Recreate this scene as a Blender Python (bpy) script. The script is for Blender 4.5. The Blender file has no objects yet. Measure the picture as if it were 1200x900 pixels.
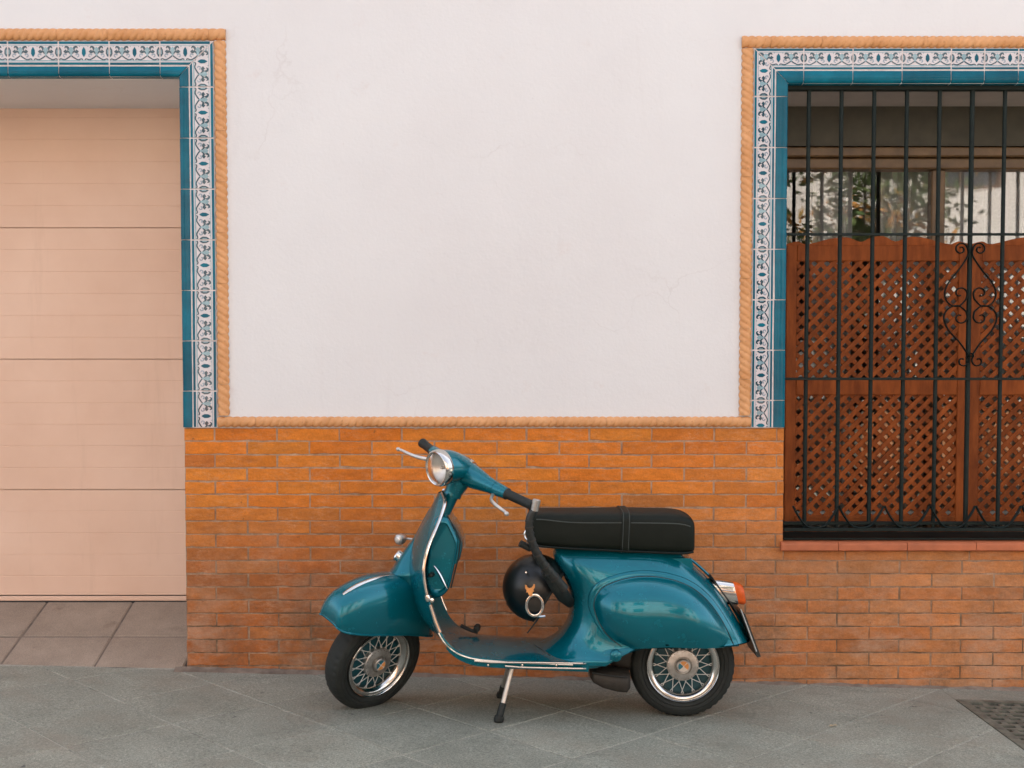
import bpy, math, random
from mathutils import Vector, Matrix

R = math.radians
random.seed(7)
scene = bpy.context.scene
COL = scene.collection

# ------------------------------------------------------------------ camera
CAM_Y, CAM_Z, PITCH = -5.0, 1.286, R(2.5)
FPX, PPX, PPY = 1400.0, 600.0, 501.0          # focal length and principal point in units of a 1200x900 frame
cam_data = bpy.data.cameras.new('camera')
cam = bpy.data.objects.new('camera', cam_data)
COL.objects.link(cam)
cam.location = (0, CAM_Y, CAM_Z)
cam.rotation_euler = (math.pi / 2 - PITCH, 0, 0)
cam_data.sensor_width = 36.0
cam_data.lens = 36.0 * FPX / 1200.0
cam_data.shift_y = (PPY - 450.0) / 1200.0
cam_data.clip_start = 0.05
cam_data.clip_end = 500
scene.camera = cam

# ------------------------------------------------------------------ sky, sun, exposure
SUN_EL, SUN_AZ = 52.0, 18.0      # azimuth clockwise from +Y
world = bpy.data.worlds.new('World')
scene.world = world
world.use_nodes = True
wn = world.node_tree
wn.nodes.clear()
sky = wn.nodes.new('ShaderNodeTexSky')
sky.sky_type = 'NISHITA'
sky.sun_disc = False
sky.sun_elevation = R(SUN_EL)
sky.sun_rotation = R(SUN_AZ)
sky.air_density = 1.0
sky.dust_density = 3.0
sky.ozone_density = 1.0
hs = wn.nodes.new('ShaderNodeHueSaturation')
hs.inputs['Saturation'].default_value = 0.42
tint = wn.nodes.new('ShaderNodeMix')
tint.data_type = 'RGBA'
tint.blend_type = 'MULTIPLY'
tint.inputs[0].default_value = 1.0
tint.inputs[7].default_value = (0.985, 0.975, 0.985, 1)
bg = wn.nodes.new('ShaderNodeBackground')
bg.inputs['Strength'].default_value = 0.13
wo = wn.nodes.new('ShaderNodeOutputWorld')
wn.links.new(sky.outputs[0], hs.inputs['Color'])
wn.links.new(hs.outputs[0], tint.inputs[6])
wn.links.new(tint.outputs[2], bg.inputs[0])
wn.links.new(bg.outputs[0], wo.inputs[0])

sd = bpy.data.lights.new('sun', 'SUN')
sd.energy = 4.0
sd.angle = R(0.53)
sd.color = (1.0, 0.945, 0.87)
sun = bpy.data.objects.new('sun', sd)
COL.objects.link(sun)
_a, _e = R(SUN_AZ), R(SUN_EL)
sdir = Vector((math.sin(_a) * math.cos(_e), math.cos(_a) * math.cos(_e), math.sin(_e)))
sun.rotation_euler = sdir.to_track_quat('Z', 'Y').to_euler()
sun.location = (0, -3, 12)

vs = scene.view_settings
vs.view_transform = 'Standard'
vs.look = 'None'
vs.gamma = 1.0
vs.use_curve_mapping = False
vs.exposure = 2.05
scene.render.engine = 'CYCLES'
scene.cycles.use_denoising = True
scene.cycles.max_bounces = 7
scene.cycles.diffuse_bounces = 3
scene.cycles.glossy_bounces = 3
scene.cycles.transmission_bounces = 6

# ------------------------------------------------------------------ helpers
def at(u, v, Y):
    """point of the plane y = Y that lies under (u, v) of a 1200x900 frame"""
    dx = (u - PPX) / FPX
    dz = -(v - PPY) / FPX
    ry = math.cos(PITCH) + dz * math.sin(PITCH)
    rz = -math.sin(PITCH) + dz * math.cos(PITCH)
    t = (Y - CAM_Y) / ry
    return Vector((dx * t, Y, CAM_Z + rz * t))

def zg(x):
    """height of the pavement, which climbs to the left"""
    return -0.024 * (x - 0.45)

def spline(pts, n, closed=False):
    """Catmull-Rom through the points, n samples per span"""
    P = [tuple(p) for p in pts]
    m = len(P)
    out = []
    spans = m if closed else m - 1
    for i in range(spans):
        if closed:
            p0, p1, p2, p3 = P[(i - 1) % m], P[i], P[(i + 1) % m], P[(i + 2) % m]
        else:
            p1, p2 = P[i], P[i + 1]
            p0 = P[i - 1] if i > 0 else tuple(2 * a - b for a, b in zip(p1, p2))
            p3 = P[i + 2] if i + 2 < m else tuple(2 * b - a for a, b in zip(p1, p2))
        for k in range(n):
            t = k / n
            out.append(tuple(0.5 * (2 * b + (c - a) * t + (2 * a - 5 * b + 4 * c - d) * t * t
                                    + (3 * b - a - 3 * c + d) * t ** 3)
                             for a, b, c, d in zip(p0, p1, p2, p3)))
    if not closed:
        out.append(P[-1])
    return out

WLOC = {}

class MB:
    def __init__(s):
        s.v, s.f, s.m, s.s = [], [], [], []
    def add(s, verts, faces, mat=0, smooth=False):
        o = len(s.v)
        s.v += [Vector(p) for p in verts]
        for f in faces:
            s.f.append(tuple(i + o for i in f)); s.m.append(mat); s.s.append(smooth)
        return s
    def box(s, x0, x1, y0, y1, z0, z1, mat=0, ch=0.0):
        if ch <= 0:
            V = [(x, y, z) for x in (x0, x1) for y in (y0, y1) for z in (z0, z1)]
            F = [(0, 1, 3, 2), (4, 6, 7, 5), (0, 4, 5, 1), (2, 3, 7, 6), (0, 2, 6, 4), (1, 5, 7, 3)]
            return s.add(V, F, mat)
        # chamfered box: the three axis rings
        cx, cy, cz = (x0 + x1) / 2, (y0 + y1) / 2, (z0 + z1) / 2
        hx, hy, hz = (x1 - x0) / 2, (y1 - y0) / 2, (z1 - z0) / 2
        V, idx = [], {}
        for sx in (-1, 1):
            for sy in (-1, 1):
                for sz in (-1, 1):
                    for k in range(3):
                        h = [hx - ch, hy - ch, hz - ch]
                        h[k] += ch
                        idx[(sx, sy, sz, k)] = len(V)
                        V.append((cx + sx * h[0], cy + sy * h[1], cz + sz * h[2]))
        F = []
        for k in range(3):
            a, b = (k + 1) % 3, (k + 2) % 3
            for sg in (-1, 1):
                q = []
                for (p, r) in ((-1, -1), (1, -1), (1, 1), (-1, 1)):
                    sgn = [0, 0, 0]; sgn[k] = sg; sgn[a] = p; sgn[b] = r
                    q.append(idx[(sgn[0], sgn[1], sgn[2], k)])
                F.append(tuple(q if sg > 0 else q[::-1]))
        for k in range(3):                      # edges along axis k
            a, b = (k + 1) % 3, (k + 2) % 3
            for p in (-1, 1):
                for r in (-1, 1):
                    def g(e, face):
                        sgn = [0, 0, 0]; sgn[k] = e; sgn[a] = p; sgn[b] = r
                        return idx[(sgn[0], sgn[1], sgn[2], face)]
                    q = (g(-1, a), g(1, a), g(1, b), g(-1, b))
                    F.append(q if p * r > 0 else q[::-1])
        for sx in (-1, 1):
            for sy in (-1, 1):
                for sz in (-1, 1):
                    q = tuple(idx[(sx, sy, sz, k)] for k in range(3))
                    F.append(q if sx * sy * sz > 0 else q[::-1])
        return s.add(V, F, mat)
    def loft(s, rings, mat=0, smooth=True, closed=True, caps=(False, False)):
        n = len(rings[0]); o = len(s.v)
        for r in rings:
            s.v += [Vector(p) for p in r]
        for i in range(len(rings) - 1):
            for j in range(n if closed else n - 1):
                k = (j + 1) % n
                s.f.append((o + i * n + j, o + i * n + k, o + (i + 1) * n + k, o + (i + 1) * n + j))
                s.m.append(mat); s.s.append(smooth)
        if caps[0]:
            s.f.append(tuple(o + j for j in range(n))[::-1]); s.m.append(mat); s.s.append(False)
        if caps[1]:
            b = o + (len(rings) - 1) * n
            s.f.append(tuple(b + j for j in range(n))); s.m.append(mat); s.s.append(False)
        return s
    def tube(s, path, rad, n=8, mat=0, caps=True, squash=None, closed=False):
        P = [Vector(p) for p in path]
        rr = rad if isinstance(rad, (list, tuple)) else [rad] * len(P)
        rings = []
        up = None
        m = len(P)
        for i, p in enumerate(P):
            if closed:
                d = P[(i + 1) % m] - P[i - 1]
            else:
                d = P[min(i + 1, m - 1)] - P[max(i - 1, 0)]
            if d.length < 1e-9:
                d = Vector((0, 0, 1))
            d.normalize()
            if up is None:
                up = Vector((0, 1, 0)) if abs(d.y) < 0.9 else Vector((1, 0, 0))
            a = (up - d * up.dot(d)).normalized()
            up = a
            b = d.cross(a)
            q = squash or (1, 1)
            rings.append([p + (a * math.cos(t) * q[0] + b * math.sin(t) * q[1]) * rr[i]
                          for t in (2 * math.pi * k / n for k in range(n))])
        if closed:
            rings.append(rings[0])
        return s.loft(rings, mat, True, True, (caps and not closed, caps and not closed))
    def lathe(s, prof, o, axis, n=32, mat=0, smooth=True, caps=(False, False)):
        ax = Vector(axis).normalized()
        h = Vector((0, 0, 1)) if abs(ax.z) < 0.9 else Vector((1, 0, 0))
        a = (h - ax * h.dot(ax)).normalized()
        b = ax.cross(a)
        o = Vector(o)
        rings = [[o + ax * q + (a * math.cos(t) + b * math.sin(t)) * r
                  for t in (2 * math.pi * k / n for k in range(n))] for r, q in prof]
        return s.loft(rings, mat, smooth, True, caps)
    def xf(s, M, start=0):
        for i in range(start, len(s.v)):
            s.v[i] = M @ s.v[i]
        return s
    def mesh(s, name, mats, sharp=35):
        me = bpy.data.meshes.new(name)
        me.from_pydata([tuple(p) for p in s.v], [], s.f)
        for m in (mats if isinstance(mats, (list, tuple)) else [mats]):
            me.materials.append(m)
        me.polygons.foreach_set('material_index', s.m)
        me.polygons.foreach_set('use_smooth', s.s)
        me.update()
        if any(s.s):
            me.set_sharp_from_angle(angle=R(sharp))
        return me
    def build(s, name, mats, parent=None, sharp=35):
        return link(name, s.mesh(name, mats, sharp), parent)

def link(name, data, parent=None, loc=(0, 0, 0)):
    """loc is a world position; parents are never rotated"""
    o = bpy.data.objects.new(name, data)
    COL.objects.link(o)
    loc = Vector(loc)
    WLOC[o.name] = loc
    if parent:
        o.parent = parent
        o.location = loc - WLOC[parent.name]
    else:
        o.location = loc
    return o

def thing(name, loc, label, cat, group=None):
    o = link(name, None, None, loc)
    o.empty_display_size = 0.1
    return tag(o, label, cat, group)

def tag(o, label=None, cat=None, group=None, kind=None):
    if label: o['label'] = label
    if cat: o['category'] = cat
    if group: o['group'] = group
    if kind: o['kind'] = kind
    return o

# ------------------------------------------------------------------ materials
def srgb(r, g, b):
    f = lambda c: c / 12.92 if c <= 0.04045 else ((c + 0.055) / 1.055) ** 2.4
    return (f(r / 255), f(g / 255), f(b / 255), 1)

class NT:
    def __init__(s, name):
        s.mat = bpy.data.materials.new(name)
        s.mat.use_nodes = True
        s.t = s.mat.node_tree
        s.b = s.t.nodes['Principled BSDF']
    def n(s, typ, **kw):
        nd = s.t.nodes.new('ShaderNode' + typ)
        for k, v in kw.items():
            setattr(nd, k, v)
        return nd
    def l(s, a, b):
        s.t.links.new(a, b)
    def pos(s, scale=(1, 1, 1), obj=False):
        mp = s.n('Mapping')
        mp.inputs['Scale'].default_value = scale
        if obj:
            tc = s.n('TexCoord'); s.l(tc.outputs['Object'], mp.inputs['Vector'])
        else:
            g = s.n('NewGeometry'); s.l(g.outputs['Position'], mp.inputs['Vector'])
        return mp.outputs[0]
    def noise(s, scale, detail=4, rough=0.55, vec=None):
        nz = s.n('TexNoise')
        nz.inputs['Scale'].default_value = scale
        nz.inputs['Detail'].default_value = detail
        nz.inputs['Roughness'].default_value = rough
        s.l(vec if vec is not None else s.pos(), nz.inputs['Vector'])
        return nz.outputs['Fac']
    def ramp(s, fac, a, b, ca=(0, 0, 0, 1), cb=(1, 1, 1, 1)):
        r = s.n('ValToRGB')
        r.color_ramp.elements[0].position = a
        r.color_ramp.elements[1].position = b
        r.color_ramp.elements[0].color = ca
        r.color_ramp.elements[1].color = cb
        s.l(fac, r.inputs[0])
        return r.outputs[0]
    def mix(s, fac, a, b, mode='MIX'):
        m = s.n('Mix'); m.data_type = 'RGBA'; m.blend_type = mode
        for sock, val in ((0, fac), (6, a), (7, b)):
            if isinstance(val, (int, float)):
                m.inputs[sock].default_value = val
            elif isinstance(val, tuple):
                m.inputs[sock].default_value = val
            else:
                s.l(val, m.inputs[sock])
        return m.outputs[2]
    def math(s, op, a, b):
        m = s.n('Math'); m.operation = op
        for i, val in enumerate((a, b)):
            if isinstance(val, (int, float)):
                m.inputs[i].default_value = val
            else:
                s.l(val, m.inputs[i])
        return m.outputs[0]
    def col(s, c):
        if isinstance(c, tuple): s.b.inputs['Base Color'].default_value = c
        else: s.l(c, s.b.inputs['Base Color'])
    def set(s, **kw):
        names = dict(rough='Roughness', metal='Metallic', coat='Coat Weight', coatr='Coat Roughness',
                     spec='Specular IOR Level', ior='IOR', trans='Transmission Weight', alpha='Alpha',
                     sheen='Sheen Weight')
        for k, v in kw.items():
            i = s.b.inputs[names[k]]
            if isinstance(v, (int, float)): i.default_value = v
            else: s.l(v, i)
        return s
    def bump(s, h, strength, dist):
        b = s.n('Bump')
        b.inputs['Strength'].default_value = strength
        b.inputs['Distance'].default_value = dist
        s.l(h, b.inputs['Height'])
        s.l(b.outputs[0], s.b.inputs['Normal'])

def plain(name, c, rough=0.5, metal=0.0, var=0.12, scale=30, bump=0.0, bd=0.001, **kw):
    """one colour with a little procedural unevenness"""
    t = NT(name)
    nz = t.noise(scale, 4, 0.6)
    d = tuple(x * (1 - var) for x in c[:3]) + (1,)
    e = tuple(min(1, x * (1 + var)) for x in c[:3]) + (1,)
    t.col(t.ramp(nz, 0.3, 0.7, d, e))
    t.set(rough=rough, metal=metal, **kw)
    if bump:
        t.bump(t.noise(scale * 4, 5, 0.6), bump, bd)
    return t.mat

M = {}
def make_materials():
    # plaster
    t = NT('plaster')
    big = t.noise(0.9, 5, 0.6)
    c = t.ramp(big, 0.35, 0.7, (0.72, 0.695, 0.685, 1), (0.765, 0.75, 0.74, 1))
    sm = t.noise(7, 6, 0.7)
    c = t.mix(t.ramp(sm, 0.62, 0.75), c, (0.72, 0.67, 0.65, 1))
    mp = t.pos((1.2, 1, 0.16))
    st = t.ramp(t.noise(9, 5, 0.7, mp), 0.60, 0.80, (0, 0, 0, 1), (0.22, 0.22, 0.22, 1))
    c = t.mix(st, c, (0.60, 0.55, 0.53, 1))
    vo = t.n('TexVoronoi'); vo.feature = 'DISTANCE_TO_EDGE'; vo.inputs['Scale'].default_value = 1.1
    wob = t.n('TexNoise'); wob.inputs['Scale'].default_value = 5.0; wob.inputs['Detail'].default_value = 6
    t.l(t.pos(), wob.inputs['Vector'])
    va = t.n('VectorMath'); va.operation = 'MULTIPLY_ADD'; va.inputs[1].default_value = (0.35, 0.35, 0.35)
    t.l(wob.outputs['Color'], va.inputs[0]); t.l(t.pos(), va.inputs[2]); t.l(va.outputs[0], vo.inputs['Vector'])
    crk = t.ramp(vo.outputs['Distance'], 0.0, 0.006, (1, 1, 1, 1), (0, 0, 0, 1))
    crk = t.math('MULTIPLY', crk, t.ramp(t.noise(1.6, 4, 0.6), 0.52, 0.68))
    c = t.mix(t.math('MULTIPLY', crk, 0.22), c, (0.45, 0.38, 0.35, 1))
    dot = t.ramp(t.noise(75, 2, 0.4), 0.765, 0.79)
    c = t.mix(t.math('MULTIPLY', dot, 0.35), c, (0.50, 0.43, 0.40, 1))
    t.col(c); t.set(rough=0.85, spec=0.25)
    h = t.math('ADD', t.math('MULTIPLY', t.noise(5, 5, 0.6), 1.0), t.math('MULTIPLY', t.noise(60, 6, 0.65), 0.35))
    t.bump(h, 0.32, 0.010)
    M['plaster'] = t.mat
    # bricks: each brick has its own colour, stains run over them all
    t = NT('brick_clay')
    oi = t.n('ObjectInfo')
    c = oi.outputs['Color']
    v = t.noise(14, 6, 0.65, t.pos((1, 1, 2.2)))
    c = t.mix(1.0, c, t.ramp(v, 0.25, 0.75, (0.72, 0.69, 0.66, 1), (1.18, 1.17, 1.15, 1)), 'MULTIPLY')
    f = t.noise(120, 4, 0.7)
    c = t.mix(1.0, c, t.ramp(f, 0.3, 0.75, (0.86, 0.85, 0.84, 1), (1.08, 1.08, 1.08, 1)), 'MULTIPLY')
    g = t.n('NewGeometry'); sp = t.n('SeparateXYZ'); t.l(g.outputs['Position'], sp.inputs[0])
    low = t.n('MapRange'); low.inputs[1].default_value = 0.75; low.inputs[2].default_value = 0.1
    t.l(sp.outputs['Z'], low.inputs[0])
    # mortar smeared thinly over faces, heavier in patches
    sme = t.math('MULTIPLY', t.ramp(t.noise(30, 8, 0.8, t.pos((1, 1, 2.4))), 0.47, 0.66), t.ramp(t.noise(5.5, 5, 0.65), 0.40, 0.66))
    c = t.mix(t.math('MULTIPLY', sme, 0.62), c, (0.60, 0.34, 0.20, 1))
    # darker firing marks
    fir = t.ramp(t.noise(11, 6, 0.7, t.pos((0.6, 1, 2.0))), 0.55, 0.72)
    c = t.mix(t.math('MULTIPLY', fir, 0.45), c, (0.30, 0.095, 0.028, 1))
    # salts and splash dirt on the lower courses
    eff = t.ramp(t.noise(4.2, 8, 0.74, t.pos((1, 1, 1.8))), 0.46, 0.64)
    c = t.mix(t.math('MULTIPLY', eff, t.math('MULTIPLY', low.outputs[0], 0.55)), c, (0.47, 0.335, 0.235, 1))
    soot = t.ramp(t.noise(2.6, 8, 0.72, t.pos((1.2, 1, 1.1))), 0.45, 0.64)
    soot = t.math('MULTIPLY', soot, t.ramp(t.noise(45, 5, 0.75), 0.30, 0.62))
    c = t.mix(t.math('MULTIPLY', soot, t.math('MULTIPLY', low.outputs[0], 0.80)), c, (0.135, 0.092, 0.058, 1))
    spot = t.ramp(t.noise(34, 3, 0.5), 0.70, 0.74)
    c = t.mix(t.math('MULTIPLY', spot, 0.5), c, (0.14, 0.065, 0.03, 1))
    t.col(c); t.set(rough=0.82, spec=0.25)
    t.bump(t.math('ADD', t.noise(70, 6, 0.7), t.math('MULTIPLY', t.noise(16, 4, 0.6), 1.2)), 0.85, 0.005)
    M['brick'] = t.mat
    t = NT('mortar')
    v = t.noise(18, 6, 0.7)
    c = t.ramp(v, 0.3, 0.7, (0.25, 0.145, 0.085, 1), (0.58, 0.385, 0.26, 1))
    g = t.n('NewGeometry'); sp = t.n('SeparateXYZ'); t.l(g.outputs['Position'], sp.inputs[0])
    low = t.n('MapRange'); low.inputs[1].default_value = 0.80; low.inputs[2].default_value = 0.25
    t.l(sp.outputs['Z'], low.inputs[0])
    d = t.ramp(t.noise(6, 7, 0.75), 0.38, 0.58)
    c = t.mix(t.math('MULTIPLY', d, t.math('MULTIPLY', low.outputs[0], 0.85)), c, (0.13, 0.085, 0.05, 1))
    t.col(c); t.set(rough=0.95, spec=0.1)
    t.bump(t.noise(150, 5, 0.7), 0.8, 0.004)
    M['mortar'] = t.mat
    # glazed tiles
    t = NT('tile_teal')
    oi = t.n('ObjectInfo')
    c = t.ramp(t.noise(9, 5, 0.65), 0.3, 0.72, (0.0015, 0.085, 0.130, 1), (0.003, 0.150, 0.215, 1))
    c = t.mix(1.0, c, t.ramp(oi.outputs['Random'], 0, 1, (0.72, 0.74, 0.76, 1), (1.2, 1.18, 1.16, 1)), 'MULTIPLY')
    t.col(c); t.set(rough=0.16, spec=0.2)
    t.bump(t.noise(14, 3, 0.5), 0.12, 0.006)
    M['tile_teal'] = t.mat
    M['tile_teal_plain'] = plain('tile_teal', (0.002, 0.125, 0.165, 1), 0.2, var=0.35, scale=9, spec=0.18)
    M['tile_white'] = plain('tile_white', (0.64, 0.59, 0.60, 1), 0.18, var=0.06, scale=20)
    M['tile_dark'] = plain('tile_dark', (0.005, 0.050, 0.080, 1), 0.15, var=0.3, scale=60, coat=0.5)
    M['tile_pale'] = plain('tile_pale', (0.22, 0.36, 0.41, 1), 0.15, var=0.2, scale=60, coat=0.5)
    M['tile_pink'] = plain('tile_pink', (0.25, 0.31, 0.37, 1), 0.15, var=0.2, scale=60, coat=0.5)
    M['grout'] = plain('grout', (0.66, 0.57, 0.53, 1), 0.9, var=0.15, scale=40, bump=0.3)
    t = NT('rope_terracotta')
    c = t.ramp(t.noise(11, 5, 0.65), 0.3, 0.72, (0.57, 0.255, 0.090, 1), (0.74, 0.380, 0.170, 1))
    c = t.mix(t.ramp(t.noise(60, 4, 0.7), 0.6, 0.75), c, (0.38, 0.17, 0.06, 1))
    t.col(c); t.set(rough=0.55, spec=0.4); t.bump(t.noise(160, 4, 0.7), 0.35, 0.002)
    M['rope'] = t.mat
    # garage door
    t = NT('door_paint')
    c = t.ramp(t.noise(1.6, 5, 0.6), 0.3, 0.7, (0.71, 0.460, 0.330, 1), (0.79, 0.545, 0.410, 1))
    c = t.mix(t.ramp(t.noise(3, 6, 0.7, t.pos((2.5, 1, 0.25))), 0.58, 0.8, (0, 0, 0, 1), (0.3, 0.3, 0.3, 1)), c, (0.48, 0.29, 0.19, 1))
    t.col(c); t.set(rough=0.5, spec=0.35)
    t.bump(t.noise(420, 3, 0.6), 0.25, 0.001)
    M['door'] = t.mat
    M['rubber_seal'] = plain('rubber_seal', (0.03, 0.028, 0.026, 1), 0.8, var=0.2)
    # pavement
    t = NT('paving_stone')
    v = t.noise(2.2, 6, 0.62)
    oi = t.n('ObjectInfo')
    c = t.ramp(v, 0.28, 0.72, (0.225, 0.232, 0.190, 1), (0.335, 0.338, 0.280, 1))
    rr = t.ramp(oi.outputs['Random'], 0.0, 1.0, (0.90, 0.90, 0.90, 1), (1.08, 1.07, 1.06, 1))
    c = t.mix(1.0, c, rr, 'MULTIPLY')
    sp_ = t.noise(330, 3, 0.7)
    c = t.mix(1.0, c, t.ramp(sp_, 0.34, 0.68, (0.62, 0.62, 0.62, 1), (1.32, 1.31, 1.29, 1)), 'MULTIPLY')
    c = t.mix(1.0, c, t.ramp(t.noise(125, 5, 0.8), 0.34, 0.66, (0.55, 0.55, 0.55, 1), (1.42, 1.42, 1.41, 1)), 'MULTIPLY')
    br = t.ramp(t.noise(1.7, 6, 0.7, t.pos((1, 1.4, 1))), 0.48, 0.68)
    c = t.mix(t.math('MULTIPLY', br, 0.45), c, (0.24, 0.195, 0.145, 1))
    st = t.ramp(t.noise(4.3, 7, 0.72, t.pos((1, 1.7, 1))), 0.54, 0.72)
    c = t.mix(t.math('MULTIPLY', st, 0.45), c, (0.12, 0.125, 0.10, 1))
    gum = t.ramp(t.noise(17, 4, 0.55, t.pos((1, 1, 1))), 0.715, 0.74)
    c = t.mix(t.math('MULTIPLY', gum, 0.7), c, (0.05, 0.05, 0.047, 1))
    t.col(c); t.set(rough=0.8, spec=0.3)
    t.bump(t.noise(260, 4, 0.7), 0.5, 0.002)
    M['paving'] = t.mat
    t = NT('ramp_stone')
    v = t.noise(2.6, 6, 0.65)
    c = t.ramp(v, 0.3, 0.7, (0.255, 0.195, 0.148, 1), (0.40, 0.312, 0.240, 1))
    c = t.mix(1.0, c, t.ramp(t.noise(300, 3, 0.7), 0.34, 0.68, (0.72, 0.72, 0.72, 1), (1.24, 1.23, 1.21, 1)), 'MULTIPLY')
    st = t.ramp(t.noise(7, 6, 0.7), 0.58, 0.75)
    c = t.mix(t.math('MULTIPLY', st, 0.45), c, (0.11, 0.075, 0.05, 1))
    t.col(c); t.set(rough=0.8, spec=0.3)
    t.bump(t.noise(260, 4, 0.7), 0.5, 0.002)
    M['ramp'] = t.mat
    t = NT('paving_joint')
    c = t.ramp(t.noise(3.2, 6, 0.7), 0.36, 0.52, (0.14, 0.135, 0.11, 1), (0.39, 0.375, 0.31, 1))
    c = t.mix(1.0, c, t.ramp(t.noise(60, 5, 0.7), 0.3, 0.7, (0.7, 0.7, 0.7, 1), (1.2, 1.2, 1.2, 1)), 'MULTIPLY')
    t.col(c); t.set(rough=0.95, spec=0.1); t.bump(t.noise(90, 5, 0.7), 0.6, 0.003)
    M['joint'] = t.mat
    M['joint_dark'] = plain('ramp_joint', (0.15, 0.115, 0.09, 1), 0.95, var=0.35, scale=14, bump=0.5, bd=0.002)
    M['cement'] = plain('cement', (0.19, 0.145, 0.11, 1), 0.95, var=0.4, scale=16, bump=0.7, bd=0.004)
    M['asphalt'] = plain('asphalt', (0.055, 0.054, 0.052, 1), 0.9, var=0.25, scale=50, bump=0.6, bd=0.004)
    M['cast_iron'] = plain('cast_iron', (0.15, 0.148, 0.115, 1), 0.6, metal=0.25, var=0.45, scale=24, bump=0.5, bd=0.002)
    M['pit'] = plain('pit_dark', (0.015, 0.015, 0.013, 1), 0.95, var=0.2)
    # window
    M['iron'] = plain('painted_iron', (0.005, 0.011, 0.009, 1), 0.6, spec=0.25, var=0.3, scale=40, bump=0.15, bd=0.001)
    t = NT('lattice_wood')
    oi = t.n('ObjectInfo')
    w = t.noise(5, 5, 0.65, t.pos((6, 6, 1.2)))
    c = t.ramp(w, 0.3, 0.7, (0.140, 0.031, 0.006, 1), (0.29, 0.072, 0.014, 1))
    c = t.mix(1.0, c, t.ramp(oi.outputs['Random'], 0, 1, (0.82, 0.82, 0.82, 1), (1.16, 1.16, 1.16, 1)), 'MULTIPLY')
    t.col(c); t.set(rough=0.55, spec=0.15); t.bump(t.noise(40, 4, 0.7, t.pos((4, 4, 0.6))), 0.3, 0.002)
    M['wood'] = t.mat
    M['wood_frame'] = plain('frame_wood', (0.125, 0.070, 0.028, 1), 0.45, var=0.3, scale=12, bump=0.2)
    M['shutter_box'] = plain('shutter_box', (0.045, 0.040, 0.025, 1), 0.6, var=0.25, scale=10)
    M['curtain'] = plain('curtain', (0.62, 0.61, 0.57, 1), 0.9, var=0.10, scale=90, sheen=0.3)
    M['sill'] = plain('sill_tile', (0.44, 0.125, 0.05, 1), 0.5, var=0.18, scale=14, bump=0.2)
    M['interior'] = plain('interior', (0.10, 0.085, 0.07, 1), 0.9, var=0.1)
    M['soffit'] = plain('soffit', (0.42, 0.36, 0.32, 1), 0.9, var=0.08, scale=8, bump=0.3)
    t = NT('window_glass')
    t.col((1, 1, 1, 1)); t.set(rough=0.0, trans=1.0, ior=1.85)
    wv = t.noise(1.7, 2, 0.4)
    t.bump(wv, 0.04, 0.05)
    M['glass'] = t.mat
    # scooter
    t = NT('teal_paint')
    c = t.ramp(t.noise(6, 4, 0.6), 0.3, 0.7, (0.0006, 0.128, 0.170, 1), (0.0010, 0.150, 0.196, 1))
    sc_ = t.ramp(t.noise(34, 6, 0.75, t.pos((1, 1, 2.5))), 0.665, 0.70)
    msk = t.ramp(t.noise(3.7, 3, 0.5), 0.57, 0.66)
    scr = t.math('MULTIPLY', t.math('MULTIPLY', sc_, msk), 0.05)
    c = t.mix(scr, c, (0.20, 0.27, 0.29, 1))
    t.col(c)
    dust = t.ramp(t.noise(22, 6, 0.7), 0.35, 0.75, (0.22, 0.22, 0.22, 1), (0.30, 0.30, 0.30, 1))
    t.set(rough=dust, metal=0.45, coat=0.62, coatr=0.012, spec=0.15)
    t.b.inputs['Coat IOR'].default_value = 1.5
    M['paint'] = t.mat
    M['chrome'] = plain('chrome', (0.66, 0.64, 0.61, 1), 0.14, metal=1.0, var=0.10, scale=25)
    M['dull_metal'] = plain('dull_metal', (0.48, 0.465, 0.44, 1), 0.40, metal=0.9, var=0.25, scale=40)
    M['silver'] = plain('silver_lever', (0.62, 0.60, 0.57, 1), 0.30, metal=0.7, var=0.1, scale=40)
    M['spoke'] = plain('spoke_wire', (0.70, 0.69, 0.66, 1), 0.3, metal=0.35, var=0.1)
    M['wheel_disc'] = plain('wheel_disc', (0.001, 0.050, 0.066, 1), 0.4, var=0.2)
    M['black_metal'] = plain('black_metal', (0.016, 0.018, 0.016, 1), 0.5, var=0.3, scale=30)
    M['grease'] = plain('greasy_engine', (0.035, 0.030, 0.024, 1), 0.6, metal=0.2, var=0.4, scale=30, bump=0.3)
    M['tyre'] = plain('tyre_rubber', (0.010, 0.013, 0.011, 1), 0.75, var=0.30, scale=30, bump=0.25)
    M['rubber'] = plain('black_rubber', (0.008, 0.011, 0.009, 1), 0.65, var=0.2, scale=50, bump=0.2)
    t = NT('seat_vinyl')
    c = t.ramp(t.noise(8, 5, 0.65), 0.3, 0.7, (0.004, 0.007, 0.004, 1), (0.008, 0.011, 0.008, 1))
    t.col(c); t.set(rough=0.6, spec=0.2)
    vo = t.n('TexVoronoi'); vo.inputs['Scale'].default_value = 420
    t.l(t.pos(), vo.inputs['Vector'])
    t.bump(t.math('ADD', t.math('MULTIPLY', vo.outputs['Distance'], 0.25), t.noise(18, 4, 0.6)), 0.25, 0.003)
    M['vinyl'] = t.mat
    M['stitch'] = plain('stitch', (0.050, 0.060, 0.054, 1), 0.7, var=0.2)
    M['helmet'] = plain('helmet_black', (0.006, 0.007, 0.006, 1), 0.36, var=0.2, scale=20)
    M['helmet_pad'] = plain('helmet_lining', (0.012, 0.012, 0.010, 1), 0.9, var=0.2)
    M['visor'] = plain('dark_visor', (0.004, 0.005, 0.005, 1), 0.3, var=0.1)
    M['red_lens'] = plain('red_lens', (0.58, 0.090, 0.012, 1), 0.22, var=0.15, scale=60, spec=0.3)
    M['orange_badge'] = plain('orange_badge', (0.72, 0.30, 0.09, 1), 0.35, var=0.1)
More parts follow.
